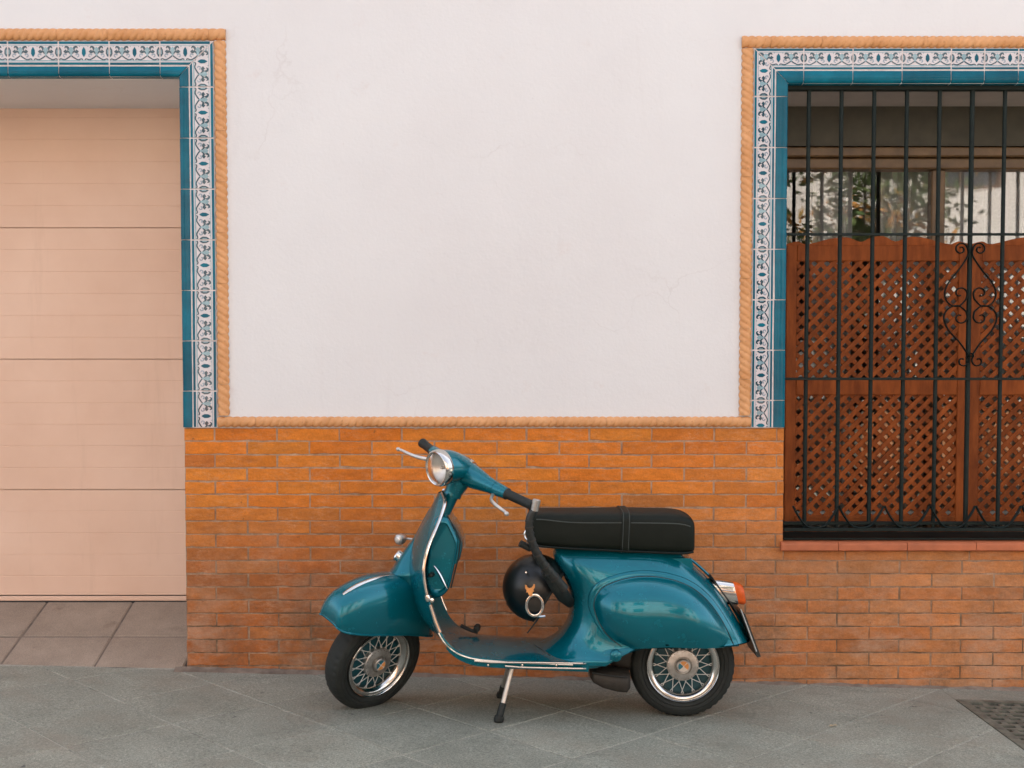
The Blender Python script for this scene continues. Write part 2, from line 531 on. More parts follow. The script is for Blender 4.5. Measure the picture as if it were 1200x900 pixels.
    M['badge_white'] = plain('badge_white', (0.66, 0.60, 0.54, 1), 0.35, var=0.08)
    M['badge_blue'] = plain('badge_blue', (0.02, 0.16, 0.22, 1), 0.3, var=0.1)
    M['plate'] = plain('plate_back', (0.03, 0.033, 0.03, 1), 0.45, metal=0.3, var=0.2)
    t = NT('lamp_glass')
    t.col((0.95, 0.93, 0.90, 1)); t.set(rough=0.04, trans=1.0, ior=1.15)
    M['lamp_glass'] = t.mat
    M['reflector'] = plain('reflector', (0.85, 0.80, 0.75, 1), 0.38, metal=0.75, var=0.08)
    # across the street
    M['opp_wall'] = plain('opposite_plaster', (0.58, 0.53, 0.47, 1), 0.85, var=0.05, scale=2, bump=0.2, bd=0.01)
    M['opp_base'] = plain('opposite_base', (0.36, 0.15, 0.06, 1), 0.85, var=0.2, scale=6)
    M['opp_glass'] = plain('opposite_glass', (0.02, 0.025, 0.03, 1), 0.05, var=0.1)
    M['opp_frame'] = plain('opposite_frame', (0.12, 0.06, 0.03, 1), 0.5, var=0.1)
    M['bark'] = plain('bark', (0.11, 0.085, 0.06, 1), 0.9, var=0.4, scale=12, bump=0.8, bd=0.01)
    t = NT('leaf')
    g = t.n('NewGeometry')
    c = t.ramp(g.outputs['Random Per Island'], 0.0, 1.0, (0.045, 0.085, 0.022, 1), (0.10, 0.13, 0.035, 1))
    c = t.mix(t.ramp(t.noise(1.1, 3, 0.5), 0.56, 0.64), c, (0.42, 0.19, 0.04, 1))
    t.col(c); t.set(rough=0.5)
    M['leaf'] = t.mat
    M['dry_leaf'] = plain('dry_leaf', (0.42, 0.33, 0.20, 1), 0.7, var=0.3, scale=200)
make_materials()

# ================================================================== ground
Z_RD = -0.13
def sheet(name, x0, x1, y0, y1, dz, mat, nx=1):
    mb = MB()
    rows = []
    for y in (y0, y1):
        rows.append([(x0 + (x1 - x0) * i / nx, y, zg(x0 + (x1 - x0) * i / nx) + dz) for i in range(nx + 1)])
    mb.loft(rows, 0, False, False)
    return mb

# terrain sheet far out, road, pavements
tag(sheet('ground', -120, 120, -120, 120, -0.60, M['asphalt']).build('ground', M['asphalt']), kind='structure')
tag(sheet('road', -60, 60, -7.6, -2.75, Z_RD, M['asphalt']).build('road', M['asphalt']), kind='structure')

def clip(poly, a, b, c):
    """keep a*x + b*y <= c"""
    out = []
    n = len(poly)
    for i in range(n):
        p, q = poly[i], poly[(i + 1) % n]
        dp, dq = a * p[0] + b * p[1] - c, a * q[0] + b * q[1] - c
        if dp <= 0: out.append(p)
        if (dp < 0 < dq) or (dq < 0 < dp):
            t = dp / (dp - dq)
            out.append((p[0] + (q[0] - p[0]) * t, p[1] + (q[1] - p[1]) * t))
    return out

def area(p):
    return 0.5 * abs(sum(p[i][0] * p[(i + 1) % len(p)][1] - p[(i + 1) % len(p)][0] * p[i][1] for i in range(len(p))))

def slab_prism(mb, poly, top, depth=0.03, ch=0.003, zf=zg):
    """a paving slab with a softened upper edge"""
    cx = sum(p[0] for p in poly) / len(poly); cy = sum(p[1] for p in poly) / len(poly)
    def ins(p, d):
        v = Vector((cx - p[0], cy - p[1])); L = v.length or 1
        return (p[0] + v.x / L * d, p[1] + v.y / L * d)
    r0 = [(p[0], p[1], zf(p[0]) + top - depth) for p in poly]
    r1 = [(p[0], p[1], zf(p[0]) + top - ch) for p in poly]
    r2 = [(q[0], q[1], zf(q[0]) + top) for q in (ins(p, ch * 1.4) for p in poly)]
    mb.loft([r0, r1, r2], 0, False, True, (False, True))

GX0, GX1, GY1, GY0 = 1.815, 2.50, -0.205, -0.92     # drain opening
def build_pavement():
    base = MB()
    # joint bed, with the hole for the drain left open
    for (x0, x1, y0, y1) in ((-9, GX0, -2.6, 0.02), (GX1, 9, -2.6, 0.02), (GX0, GX1, GY1, 0.02), (GX0, GX1, -2.6, GY0)):
        base.add([(x0, y0, zg(x0) - 0.0022), (x1, y0, zg(x1) - 0.0022), (x1, y1, zg(x1) - 0.0022), (x0, y1, zg(x0) - 0.0022)], [(0, 1, 2, 3)])
    pav = tag(base.build('pavement', M['joint']), kind='structure')
    kb = MB()
    for i in range(24):
        x0 = -9 + 0.75 * i
        a = [(x0 + 0.004, -2.75), (x0 + 0.746, -2.75), (x0 + 0.746, -2.603), (x0 + 0.004, -2.603)]
        slab_prism(kb, a, 0.004, 0.2, 0.012)
    kb.build('kerb', M['paving'], pav)
    S, h = 0.566, 0.0037
    for i in range(-3, 22):
        for j in range(-22, 3):
            # x + d in (a, a+S), x - d in (b, b+S), where d = y + 5
            a, b = 4.706 + S * (i - 10), -3.74 + S * (j + 8)
            g = h * 1.0
            c0, c1, d0, d1 = a + g, a + S - g, b + g, b + S - g
            P = [((c + d) / 2, (c - d) / 2 + CAM_Y) for c, d in ((c0, d0), (c1, d0), (c1, d1), (c0, d1))]
            for (p, q, r) in ((0, 1, -0.004), (0, -1, 1.95), (1, 0, 3.0), (-1, 0, 3.2)):
                P = clip(P, p, q, r)
                if not P: break
            if not P or len(P) < 3 or area(P) < 0.002: continue
            parts = []
            if any(GX0 - 0.02 < p[0] for p in P):
                m_ = 0.012
                for hp in ([(1, 0, GX0 - m_)], [(-1, 0, -GX1 - m_)], [(-1, 0, -(GX0 - m_)), (1, 0, GX1 + m_), (0, -1, -(GY1 + m_))],
                           [(-1, 0, -(GX0 - m_)), (1, 0, GX1 + m_), (0, 1, GY0 - m_)]):
                    q = P
                    for e in hp:
                        q = clip(q, *e)
                        if not q: break
                    if q and len(q) > 2 and area(q) > 0.0005: parts.append(q)
            else:
                parts = [P]
            if not parts: continue
            mb = MB()
            dz = random.uniform(-0.0008, 0.0012)
            for q in parts:
                slab_prism(mb, q, dz)
            mb.build('paving_slab', M['paving'], pav)
    # rough cement smeared along the foot of the wall
    mb = MB()
    rows = []
    rnd = random.Random(3)
    N = 150
    w = 0.03
    top_, mid_, out_ = [], [], []
    for i in range(N + 1):
        x = -1.42 + (3.9) * i / N
        w += rnd.uniform(-0.012, 0.012); w = max(0.006, min(0.035, w))
        if x < -0.95: w = max(w, 0.04)
        hh = 0.002 + 0.22 * w + rnd.uniform(0, 0.004)
        top_.append((x, -0.0035, zg(x) + hh)); mid_.append((x, -w * 0.55, zg(x) + hh * 0.5 + rnd.uniform(-.002, .002))); out_.append((x, -w - 0.003, zg(x) - 0.001))
    mb.loft([out_, mid_, top_], 0, True, False)
    mb.build('cement_fillet', M['cement'], pav, 80)
    return pav
pavement = build_pavement()

# drain
def build_drain():
    g = thing('drain_grate', ((GX0 + GX1) / 2, (GY0 + GY1) / 2, zg(2.1)), 'dark cast iron drain grate set in the grey pavement', 'drain grate')
    mb = MB()
    zt = lambda x: zg(x) + 0.003
    def bar(x0, x1, y0, y1, drop=0.03, up=0.0):
        V = []
        for dz in (-drop, up):
            V += [(x0, y0, zt(x0) + dz), (x1, y0, zt(x1) + dz), (x1, y1, zt(x1) + dz), (x0, y1, zt(x0) + dz)]
        mb.add(V, [(3, 2, 1, 0), (4, 5, 6, 7), (0, 1, 5, 4), (1, 2, 6, 5), (2, 3, 7, 6), (3, 0, 4, 7)])
    f = 0.025
    bar(GX0 - .010, GX0 + f, GY0 - .010, GY1 + .010); bar(GX1 - f, GX1 + .010, GY0 - .010, GY1 + .010)
    bar(GX0 + f, GX1 - f, GY0 - .010, GY0 + f); bar(GX0 + f, GX1 - f, GY1 - f, GY1 + .010)
    mb.build('frame', M['cast_iron'], g)
    # woven bars: wide rails with staggered bridges
    n = 13
    p = (GY1 - GY0 - 2 * f) / n
    for k in range(1, n):
        mb = MB()
        y = GY0 + f + p * k
        bar(GX0 + f, GX1 - f, y - 0.010, y + 0.010, 0.010, -0.002)
        mb.build('rail', M['cast_iron'], g)
    mb = MB()
    m = 10
    q = (GX1 - GX0 - 2 * f) / m
    for k in range(n):
        y0 = GY0 + f + p * k
        for i in range(m + 1):
            x = GX0 + f + q * (i + (0.5 if k % 2 else 0.0))
            if GX0 + f < x - 0.011 and x + 0.011 < GX1 - f:
                bar(x - 0.011, x + 0.011, y0 + 0.0102, y0 + p - 0.0102, 0.010, -0.003)
    tag(mb.build('bridge_bars', M['cast_iron'], g), kind='stuff')
    mb = MB()
    V = [(x, y, zg(2.1) - dz) for dz in (0.012, 0.22) for x, y in ((GX0, GY0), (GX1, GY0), (GX1, GY1), (GX0, GY1))]
    mb.add(V, [(4, 5, 6, 7), (0, 1, 5, 4), (1, 2, 6, 5), (2, 3, 7, 6), (3, 0, 4, 7)])
    mb.build('pit', M['pit'], g)
build_drain()

# ramp up to the garage door
RD = 0.57
XR = at(214, 700, 0).x            # left end of the brick wall
RZ0, RZ1 = 0.0, 0.188
def build_ramp():
    zf0 = 0.035
    def zr(y): return zf0 + (RZ1) * (y / RD)
    mb = MB()
    mb.add([(-4.4, -0.004, zr(0) - 0.004), (XR - 0.002, -0.004, zr(0) - 0.004), (XR - 0.002, RD + 0.1, zr(RD + .1) - 0.004), (-4.4, RD + 0.1, zr(RD + .1) - 0.004)], [(0, 1, 2, 3)])
    mb.add([(-4.4, -0.004, zg(-4.4) - 0.05), (XR - 0.002, -0.004, zg(XR) - 0.05), (XR - 0.002, -0.004, zr(0) - 0.004), (-4.4, -0.004, zr(0) - 0.004)], [(0, 1, 2, 3)])
    rp = tag(mb.build('garage_ramp', M['joint_dark']), kind='structure')
    xs = [XR - 0.006, -1.779] + [-1.779 - 0.405 * k for k in range(1, 6)]
    ys = [-0.002, 0.272, RD + 0.06]
    for i in range(len(xs) - 1):
        for j in range(2):
            x1, x0, y0, y1 = xs[i] - 0.004, xs[i + 1] + 0.004, ys[j] + 0.004, ys[j + 1] - 0.004
            s = MB(); c = 0.004
            d = random.uniform(-0.001, 0.0015)
            def ring(e, dz):
                return [(x, y, zr(y) + dz + d) for x, y in ((x0 + e, y0 + e), (x1 - e, y0 + e), (x1 - e, y1 - e), (x0 + e, y1 - e))]
            s.loft([ring(0, -0.03), ring(0, -c), ring(c * 1.3, 0)], 0, False, True, (False, True))
            s.build('paving_slab', M['ramp'], rp)
    return zr
zr = build_ramp()

# ================================================================== the house
house = thing('house', (0.3, 0.3, 0), 'white plastered house front with orange brick base and blue tile trimmed openings', 'house')
DOOR_X = at(213, 300, 0).x            # right side of the garage opening
DOOR_TOP = at(100, 90, 0).z
WIN_X = at(920.5, 350, 0).x
WIN_TOP = at(1050, 98, 0).z
SILL_Z = at(1050, 645, 0).z
WAIN_Z = at(560, 501.5, 0).z          # top of the brickwork
WALL_TOP, XL, XRR = 6.4, -5.0, 4.6
TH = 0.62
# plaster: piers and lintels, butted end to end
def plaster():
    mb = MB()
    def b(x0, x1, z0, z1, y0=0.0, y1=TH): mb.box(x0, x1, y0, y1, z0, z1)
    b(DOOR_X, WIN_X, WAIN_Z + 0.001, WIN_TOP)                            # between door and window
    b(DOOR_X, WIN_X, -0.25, WAIN_Z, 0.075, TH)                   # core behind the brick facing
    b(WIN_X, XRR, -0.25, SILL_Z - 0.002, 0.075, TH)
    b(XL, XRR, max(WIN_TOP, DOOR_TOP), WALL_TOP)
    lo = min(WIN_TOP, DOOR_TOP); hi = max(WIN_TOP, DOOR_TOP)
    if WIN_TOP < DOOR_TOP: b(DOOR_X, XRR, lo, hi)
    else: b(XL, DOOR_X, lo, hi)
    b(XL, XL + 0.9, -0.25, lo); b(XRR - 0.9, XRR, SILL_Z - 0.002, WIN_TOP)
    return mb.build('plaster_wall', M['plaster'], house)
plaster()
mb = MB()
mb.box(XL, XRR, TH, 4.5, 3.2, 3.3); mb.box(XL, XRR, 4.5, 4.6, -0.3, WALL_TOP); mb.box(XL - 0.1, XL, 0.0, 4.6, -0.3, WALL_TOP); mb.box(XRR, XRR + 0.1, 0.0, 4.6, -0.3, WALL_TOP)
mb.box(0.4, 0.5, TH, 4.5, -0.25, 3.2)
mb.build('inner_walls', M['interior'], house)
mb = MB()
mb.box(XL - 0.3, XRR + 0.3, -0.35, 4.8, WALL_TOP, WALL_TOP + 0.18, 0, 0.02)
mb.build('roof', M['opp_base'], house)

# ---- bricks
PX_, PZ_ = 73.3 / 280.0, 15.66 / 280.0
wains = MB()
wains.box(DOOR_X + 0.002, WIN_X - 0.002, 0.0022, 0.075, -0.3, WAIN_Z)
wains.box(WIN_X - 0.002, XRR, 0.0022, 0.075, -0.3, SILL_Z - 0.0005)
wains = wains.build('brick_facing', M['mortar'], house)

BR_MESH = []
def brick_mesh(k):
    rnd = random.Random(100 + k)
    j = lambda a: rnd.uniform(-a, a)
    # unit brick: x -0.5..0.5, z -0.5..0.5 ; y in metres, front at 0
    lx, lz = 0.248, 0.0505
    cxx, czz = 0.0022 / lx, 0.0020 / lz
    back = [(-.5, .05, -.5), (.5, .05, -.5), (.5, .05, .5), (-.5, .05, .5)]
    # front outline with a few irregular points per side
    out = []
    n = 9
    for (a, b, m) in (((-.5, -.5), (.5, -.5), n), ((.5, -.5), (.5, .5), 1), ((.5, .5), (-.5, .5), n), ((-.5, .5), (-.5, -.5), 1)):
        for i in range(m):
            t = i / m
            out.append((a[0] + (b[0] - a[0]) * t + j(0.004), a[1] + (b[1] - a[1]) * t + j(0.026) - (0.07 * (1 if a[1] > 0 else -1) * (b[1] == a[1]) if rnd.random() < 0.07 else 0)))
    back = [(x, .05, z) for x, z in out]
    rim = [(x, 0.0022 + abs(j(0.0007)), z) for x, z in out]
    fr = [(x * (1 - 2 * cxx) , j(0.0005), z * (1 - 2 * czz)) for x, z in out]
    mb = MB()
    mb.loft([back, rim, fr], 0, False, True, (False, True))
    return mb.mesh('brick', M['brick'])
for k in range(12): BR_MESH.append(brick_mesh(k))

def lerp3(a, b, t): return tuple(x + (y - x) * t for x, y in zip(a, b))
BRN = random.Random(11)
def place_brick(x0, x1, zc, row, hgt=None):
    w = x1 - x0
    if w < 0.02: return
    h = hgt or (PZ_ - 0.0052)
    o = link('brick', random.choice(BR_MESH), wains, ((x0 + x1) / 2, BRN.uniform(-0.0012, 0.0010), zc))
    o.scale = (w, 1, h)
    o.rotation_euler = (0, BRN.uniform(-0.0025, 0.0025), 0)
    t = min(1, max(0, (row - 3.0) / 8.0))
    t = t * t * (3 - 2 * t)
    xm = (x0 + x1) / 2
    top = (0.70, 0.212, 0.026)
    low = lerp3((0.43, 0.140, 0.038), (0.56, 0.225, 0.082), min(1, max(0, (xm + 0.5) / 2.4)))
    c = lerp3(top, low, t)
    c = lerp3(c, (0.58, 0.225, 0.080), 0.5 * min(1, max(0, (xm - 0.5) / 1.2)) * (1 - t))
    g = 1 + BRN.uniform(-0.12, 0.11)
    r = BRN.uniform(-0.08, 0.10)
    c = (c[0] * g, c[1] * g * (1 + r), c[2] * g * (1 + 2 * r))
    if BRN.random() < 0.06:
        c = lerp3(c, (0.30, 0.115, 0.045), 0.4)
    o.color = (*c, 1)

J = 0.0055
for r in range(0, 20):
    zc = WAIN_Z - PZ_ * (r + 0.5)
    off = at(251.8 if r % 2 == 0 else 289.8, 560, 0).x
    x_end = WIN_X if zc + PZ_ / 2 > SILL_Z + 0.004 else 2.75
    k = -6
    while True:
        a = off + PX_ * k; b = a + PX_
        k += 1
        if a > x_end - 0.02: break
        a_, b_ = max(a + J / 2, DOOR_X + 0.001), min(b - J / 2, x_end - (0.001 if x_end == WIN_X else -0.2))
        if b_ - a_ < 0.02: continue
        sh = BRN.uniform(-0.002, 0.002)
        place_brick(a_ + sh * 0.5, b_ + sh * 0.5, zc + BRN.uniform(-0.0008, 0.0008), r)
# the course cut thin under the sill
rz = WAIN_Z - PZ_ * 9
zz1, zz0 = SILL_Z - 0.003, WAIN_Z - PZ_ * 10 + 0.002
if zz1 - zz0 > 0.008:
    x = WIN_X
    while x < 2.7:
        place_brick(x + J / 2, x + PX_ - J / 2, (zz0 + zz1) / 2, 9, zz1 - zz0)
        x += PX_

# ---- glazed tile surrounds and rope mouldings
TL = 58.6 / 280.0
def motif():
    """shapes of one border tile: s along 0..TL, t across 0 (outer) .. 0.1 (inner); (convex polygon, material)"""
    out = []
    W_ = 0.100
    def rect(s0, s1, t0, t1, m): out.append(([(s0, t0), (s1, t0), (s1, t1), (s0, t1)], m))
    rect(0, TL, 0, 0.013, 0)              # teal outer band
    rect(0, TL, 0.0185, 0.0205, 3)
    rect(0, TL, 0.0790, 0.0835, 3)         # pale line
    rect(0, TL, 0.0880, W_, 0)
    def ribbon(pts, w0, w1, m):
        P = spline(pts, 4)
        n = len(P)
        L, Rr = [], []
        for i, p in enumerate(P):
            a, b = P[max(i - 1, 0)], P[min(i + 1, n - 1)]
            d = Vector((b[0] - a[0], b[1] - a[1])).normalized()
            w = (w0 + (w1 - w0) * i / (n - 1)) * 1.8
            L.append((p[0] - d.y * w, p[1] + d.x * w)); Rr.append((p[0] + d.y * w, p[1] - d.x * w))
        for i in range(n - 1):
            out.append(([L[i], L[i + 1], Rr[i + 1], Rr[i]], m))
    def lozenge(s, dark):
        c = 0.046
        for sg in (1, -1):
            out.append(([(s, c - 0.022), (s + sg * 0.0075, c - 0.009), (s + sg * 0.0085, c + 0.006), (s + sg * 0.004, c + 0.015), (s, c + 0.020)], 2 if dark else 0))
        if dark:
            out.append(([(s - 0.0018, c - 0.010), (s + 0.0018, c - 0.010), (s + 0.0018, c + 0.008), (s - 0.0018, c + 0.008)], 3))
    def flower(s):
        out.append(([(s - 0.010, 0.035), (s, 0.027), (s + 0.010, 0.035), (s + 0.006, 0.048), (s - 0.006, 0.048)], 3))
        out.append(([(s - 0.006, 0.052), (s, 0.046), (s + 0.006, 0.052), (s, 0.062)], 3))
        for sg in (1, -1):
            ribbon([(s + sg * 0.003, 0.053), (s + sg * 0.012, 0.044), (s + sg * 0.022, 0.046), (s + sg * 0.027, 0.040)], 0.0012, 0.0036, 2)
            ribbon([(s + sg * 0.009, 0.038), (s + sg * 0.014, 0.030), (s + sg * 0.022, 0.027), (s + sg * 0.026, 0.033)], 0.0030, 0.0010, 2)
            ribbon([(s, 0.058), (s + sg * 0.012, 0.066), (s + sg * 0.028, 0.073), (s + sg * 0.042, 0.070), (s + sg * 0.049, 0.073)], 0.0014, 0.0012, 2)
            ribbon([(s + sg * 0.018, 0.056), (s + sg * 0.028, 0.053), (s + sg * 0.032, 0.060), (s + sg * 0.025, 0.064)], 0.0016, 0.0010, 4)
            out.append(([(s + sg * 0.035 - .0025, 0.026), (s + sg * 0.035, 0.0235), (s + sg * 0.035 + .0025, 0.026), (s + sg * 0.035, 0.0285)], 4))
    lozenge(TL / 2, False)
    lozenge(0.0055, True); lozenge(TL - 0.0055, True)
    k0 = len(out)
    for s_ in (TL * 0.25, TL * 0.75):
        k0 = len(out); flower(s_)
        for i in range(k0, len(out)):
            out[i] = ([(s_ + (a - s_) * 1.0, 0.048 + (b - 0.048) * 1.16) for a, b in out[i][0]], out[i][1])
    return out
MOTIF = motif()

TILE_Y = -0.008        # face of the glaze, a little proud of the plaster
def tile_mesh(kind, sdir, tdir, W_, clips=(), L=TL):
    """sdir/tdir are (x, z) unit vectors; clips are half planes in (s, t)"""
    g = 0.0016
    mb = MB()
    base = [(g, g * 0.6), (L - g, g * 0.6), (L - g, W_ - g * 0.6), (g, W_ - g * 0.6)]
    for c in clips: base = clip(base, *c)
    def P(p, y): return (sdir[0] * p[0] + tdir[0] * p[1], y, sdir[1] * p[0] + tdir[1] * p[1])
    cx = sum(p[0] for p in base) / len(base); cy = sum(p[1] for p in base) / len(base)
    def ins(p, d): return (p[0] + (d if p[0] < cx else -d), p[1] + (d if p[1] < cy else -d))
    if kind == 'border':
        mb.loft([[P(p, 0.012) for p in base], [P(p, 0.0012) for p in base], [P(ins(p, 0.0012), 0) for p in base]], 1, False, True, (False, True))
        for poly, m in MOTIF:
            q = [(a, b * W_ / 0.1) for a, b in poly]
            for c in [(-1, 0, -g - .0012), (1, 0, L - g - .0012), (0, -1, -g - .0008), (0, 1, W_ - g - .0008)] + [(a, b, c_ - 0.0012) for a, b, c_ in clips]:
                q = clip(q, *c)
                if len(q) < 3: break
            if len(q) >= 3 and area(q) > 1e-7:
                mb.add([P(p, -0.0006 - 0.00005 * m) for p in q], [tuple(range(len(q)))], m)
        return mb.mesh('border_tile', [M['tile_teal'], M['tile_white'], M['tile_dark'], M['tile_pale'], M['tile_pink']])
    # rounded edge tile: bulges and rolls over at the opening side
    prof = [(0, 0.012), (0, 0.001), (0.08, -0.001), (0.5, -0.003), (0.82, -0.0015), (0.95, 0.004), (1.0, 0.014), (1.0, 0.04)]
    sa = g; sb = L - g
    rings = []
    for f_, y in prof:
        tt = g * 0.6 + (W_ - g * 1.2) * f_
        a_, b_ = sa, sb
        for (a, b, c) in clips:         # only cuts that depend on s (and t linearly)
            if abs(a) > 1e-6:
                lim = (c - b * tt) / a
                if a > 0: b_ = min(b_, lim)
                else: a_ = max(a_, lim)
        rings.append([P((a_, tt), y), P((b_, tt), y)])
    mb.loft(rings, 0, True, False)
    for e in (0, 1):
        mb.add([r[e] for r in rings], [tuple(range(len(rings)))], 0)
    return mb.mesh('edge_tile', [M['tile_teal']], 50)

ROPE = {}
def rope_mesh(L, W_, handed):
    key = (round(L, 4), round(W_, 4), handed)
    if key in ROPE: return ROPE[key]
    tw = max(1, round(L / 0.0300))
    nS, nA = tw * 8, 18
    rings = []
    g = 0.0005
    for i in range(nS + 1):
        s = g + (L - 2 * g) * i / nS
        ring = []
        for k in range(nA + 1):
            th = math.pi * k / nA                        # half round, 0..pi
            ph = 2 * math.pi * tw * i / nS + handed * th * 2.7
            bulge = abs(math.sin(ph / 2)) ** 0.55
            rad = 1.0 - 0.27 * (1 - bulge)
            tt = W_ / 2 - math.cos(th) * W_ / 2 * rad * 0.985
            ring.append((s, -0.002 - math.sin(th) * 0.018 * rad, -tt))
        rings.append(ring)
    mb = MB()
    mb.loft(rings, 0, True, False)
    for r in (rings[0], rings[-1]):
        mb.add(r, [tuple(range(len(r)))], 0)
    ROPE[key] = mb.mesh('rope_piece', M['rope'], 60)
    return ROPE[key]

def strip(parent, start, sdir, tdir, length, phase, W_b, W_e, mitre0=None, mitre1=None, joints=None, grout_mb=None):
    """a run of border + edge tiles. start (x, z) is the outer corner; phase is the length of the first tile.
    mitre at an end: cut at 45 degrees, the run measured on the outer edge"""
    cuts = [0.0]
    s = phase
    while s < length - 0.012:
        cuts.append(s); s += TL
    cuts.append(length)
    if joints: cuts = joints
    cache = strip.cache
    for i in range(len(cuts) - 1):
        a, b = cuts[i], cuts[i + 1]
        L = b - a
        for kind, t0, W_ in (('border', 0.0, W_b), ('edge', W_b + 0.003, W_e)):
            full = abs(L - TL) < 1e-4
            cl = []
            ox = a
            if not full:
                if i == 0:                       # keep the far end of the print
                    ox = b - TL
                    cl.append((-1, 0, -(a - ox) - 0.0016))
                else:
                    cl.append((1, 0, L - 0.0016))
            m = False
            if mitre0 and a < 0.2:
                cl.append((-1, 1, -(0 - ox) - t0 - 0.0015)); m = True          # s_total >= t_total
            if mitre1 and b > length - 0.2:
                cl.append((1, 1, length - ox - t0 - 0.0015)); m = True         # s_total <= length - t_total
            # skip if the cut removes everything
            test = [(0, 0), (TL, 0), (TL, W_), (0, W_)]
            for c in cl: test = clip(test, *c)
            if len(test) < 3 or area(test) < 2e-5: continue
            key = (kind, W_, sdir, tdir, tuple(tuple(round(q, 5) for q in c) for c in cl))
            if key not in cache: cache[key] = tile_mesh(kind, sdir, tdir, W_, cl)
            o_ = link('border_tile' if kind == 'border' else 'edge_tile', cache[key], parent,
                 (start[0] + sdir[0] * ox + tdir[0] * t0, TILE_Y + random.uniform(-.0006, .0006), start[1] + sdir[1] * ox + tdir[1] * t0))
            o_.rotation_euler = (random.uniform(-.004, .004), random.uniform(-.004, .004), random.uniform(-.004, .004))
strip.cache = {}

def rope_run(parent, start, direction, length, W_, side, phase=None, vertical=False, handed=1, shift=0.0):
    """rope pieces laid along +x or downwards"""
    cuts = [0.0]
    s = phase if phase else TL
    while s < length - 0.02:
        cuts.append(s); s += TL
    cuts.append(length)
    for a, b in zip(cuts[:-1], cuts[1:]):
        me = rope_mesh(b - a, W_, handed)
        if not vertical:
            link('rope_piece', me, parent, (start[0] + a, random.uniform(-.0008, .0008), start[1]))
        else:
            o = link('rope_piece', me, parent, (start[0], random.uniform(-.0008, .0008), start[1] - a))
            o.rotation_euler = (0, math.pi / 2, 0)

WB, WE = 28.0 / 280, 12.2 / 280
# garage opening: tiles on top and on its right side
def surround_door():
    x_in, z_in = DOOR_X - 0.004, DOOR_TOP - 0.002
    tot = WB + 0.003 + WE
    xo, zo = x_in + tot, z_in + tot           # outer corner
    bottom = WAIN_Z + 0.0015
    gb = MB()
    gb.box(-4.2, xo, -0.0066, 0.0, z_in + 0.014, zo)
    gb.box(x_in + 0.014, xo, -0.0066, 0.0, bottom, z_in + 0.014)
    par = gb.build('door_surround', M['grout'], house)
    # top: runs leftwards from the corner (s measured from the corner), outer edge on top
    ph = xo - at(188, 60, 0).x
    strip(par, (xo, zo), (-1, 0), (0, -1), 2.9, ph, WB, WE, mitre0=True)
    ph = zo - at(230, 102.5, 0).z
    strip(par, (xo, zo), (0, -1), (-1, 0), zo - bottom, ph, WB, WE, mitre0=True)
    RW = 14.4 / 280
    ro = link('rope_moulding', MB().box(-4.2, xo + RW * 0.98, -0.0025, 0.001, zo + 0.002, zo + RW * 0.9).box(xo + 0.003, xo + RW * 0.95, -0.0022, 0.001, bottom + RW, zo + 0.002).mesh('rope_moulding', M['grout']), house)
    rope_run(ro, (-3.6, zo + RW + 0.001), 1, xo + RW + 3.6, RW, 1, phase=0.05)
    rope_run(ro, (xo + RW + 0.001, zo - 0.001), 1, zo - bottom - RW, RW, 1, phase=zo - at(256, 94, 0).z, vertical=True, handed=1)
    return xo, zo, RW, bottom
dxo, dzo, RW, wbot = surround_door()

def surround_window():
    x_in, z_in = WIN_X + 0.004, WIN_TOP - 0.002
    W2B, W2E = 24.6 / 280, 15.0 / 280
    tot = W2B + 0.003 + W2E
    xo, zo = x_in - tot, z_in + tot
    bottom = WAIN_Z + 0.0015
    gb = MB()
    gb.box(xo, 4.3, -0.0066, 0.0, z_in + 0.014, zo)
    gb.box(xo, x_in - 0.014, -0.0066, 0.0, bottom, z_in + 0.014)
    par = gb.build('window_surround', M['grout'], house)
    j = [0, at(941.4, 70, 0).x - xo]
    for u in (999, 1056.6, 1114): j.append(at(u, 70, 0).x - xo)
    j += [at(1153, 70, 0).x - xo]
    while j[-1] < 2.6: j.append(j[-1] + (0.14 if len(j) < 8 else TL))
    strip(par, (xo, zo), (1, 0), (0, -1), j[-1], TL, W2B, W2E, mitre0=True, joints=j)
    strip(par, (xo, zo), (0, -1), (1, 0), zo - bottom, zo - at(895, 113.6, 0).z, W2B, W2E, mitre0=True)
    RW_ = RW
    ro = link('rope_moulding', MB().box(xo - RW_ * 0.98, 4.3, -0.0025, 0.001, zo + 0.002, zo + RW_ * 0.9).box(xo - RW_ * 0.95, xo - 0.003, -0.0022, 0.001, bottom + RW_, zo + 0.002).mesh('rope_moulding', M['grout']), house)
    rope_run(ro, (xo - RW_ - 0.001, zo + RW_ + 0.001), 1, 3.0, RW_, 1, phase=0.12)
    rope_run(ro, (xo - 0.001, zo - 0.001), 1, zo - bottom - RW_, RW_, 1, phase=zo - at(875, 148, 0).z, vertical=True, handed=1)
    return xo
wxo = surround_window()
# rope along the top of the brickwork
ro = link('rope_moulding', MB().box(dxo + 0.005, wxo - 0.005, -0.0025, 0.001, wbot + 0.002, wbot + RW * 0.85).mesh('rope_moulding', M['grout']), house)
rope_run(ro, (dxo + 0.002, wbot + RW * 0.92), 1, wxo - dxo - 0.004, RW * 0.9, 1, phase=0.16)

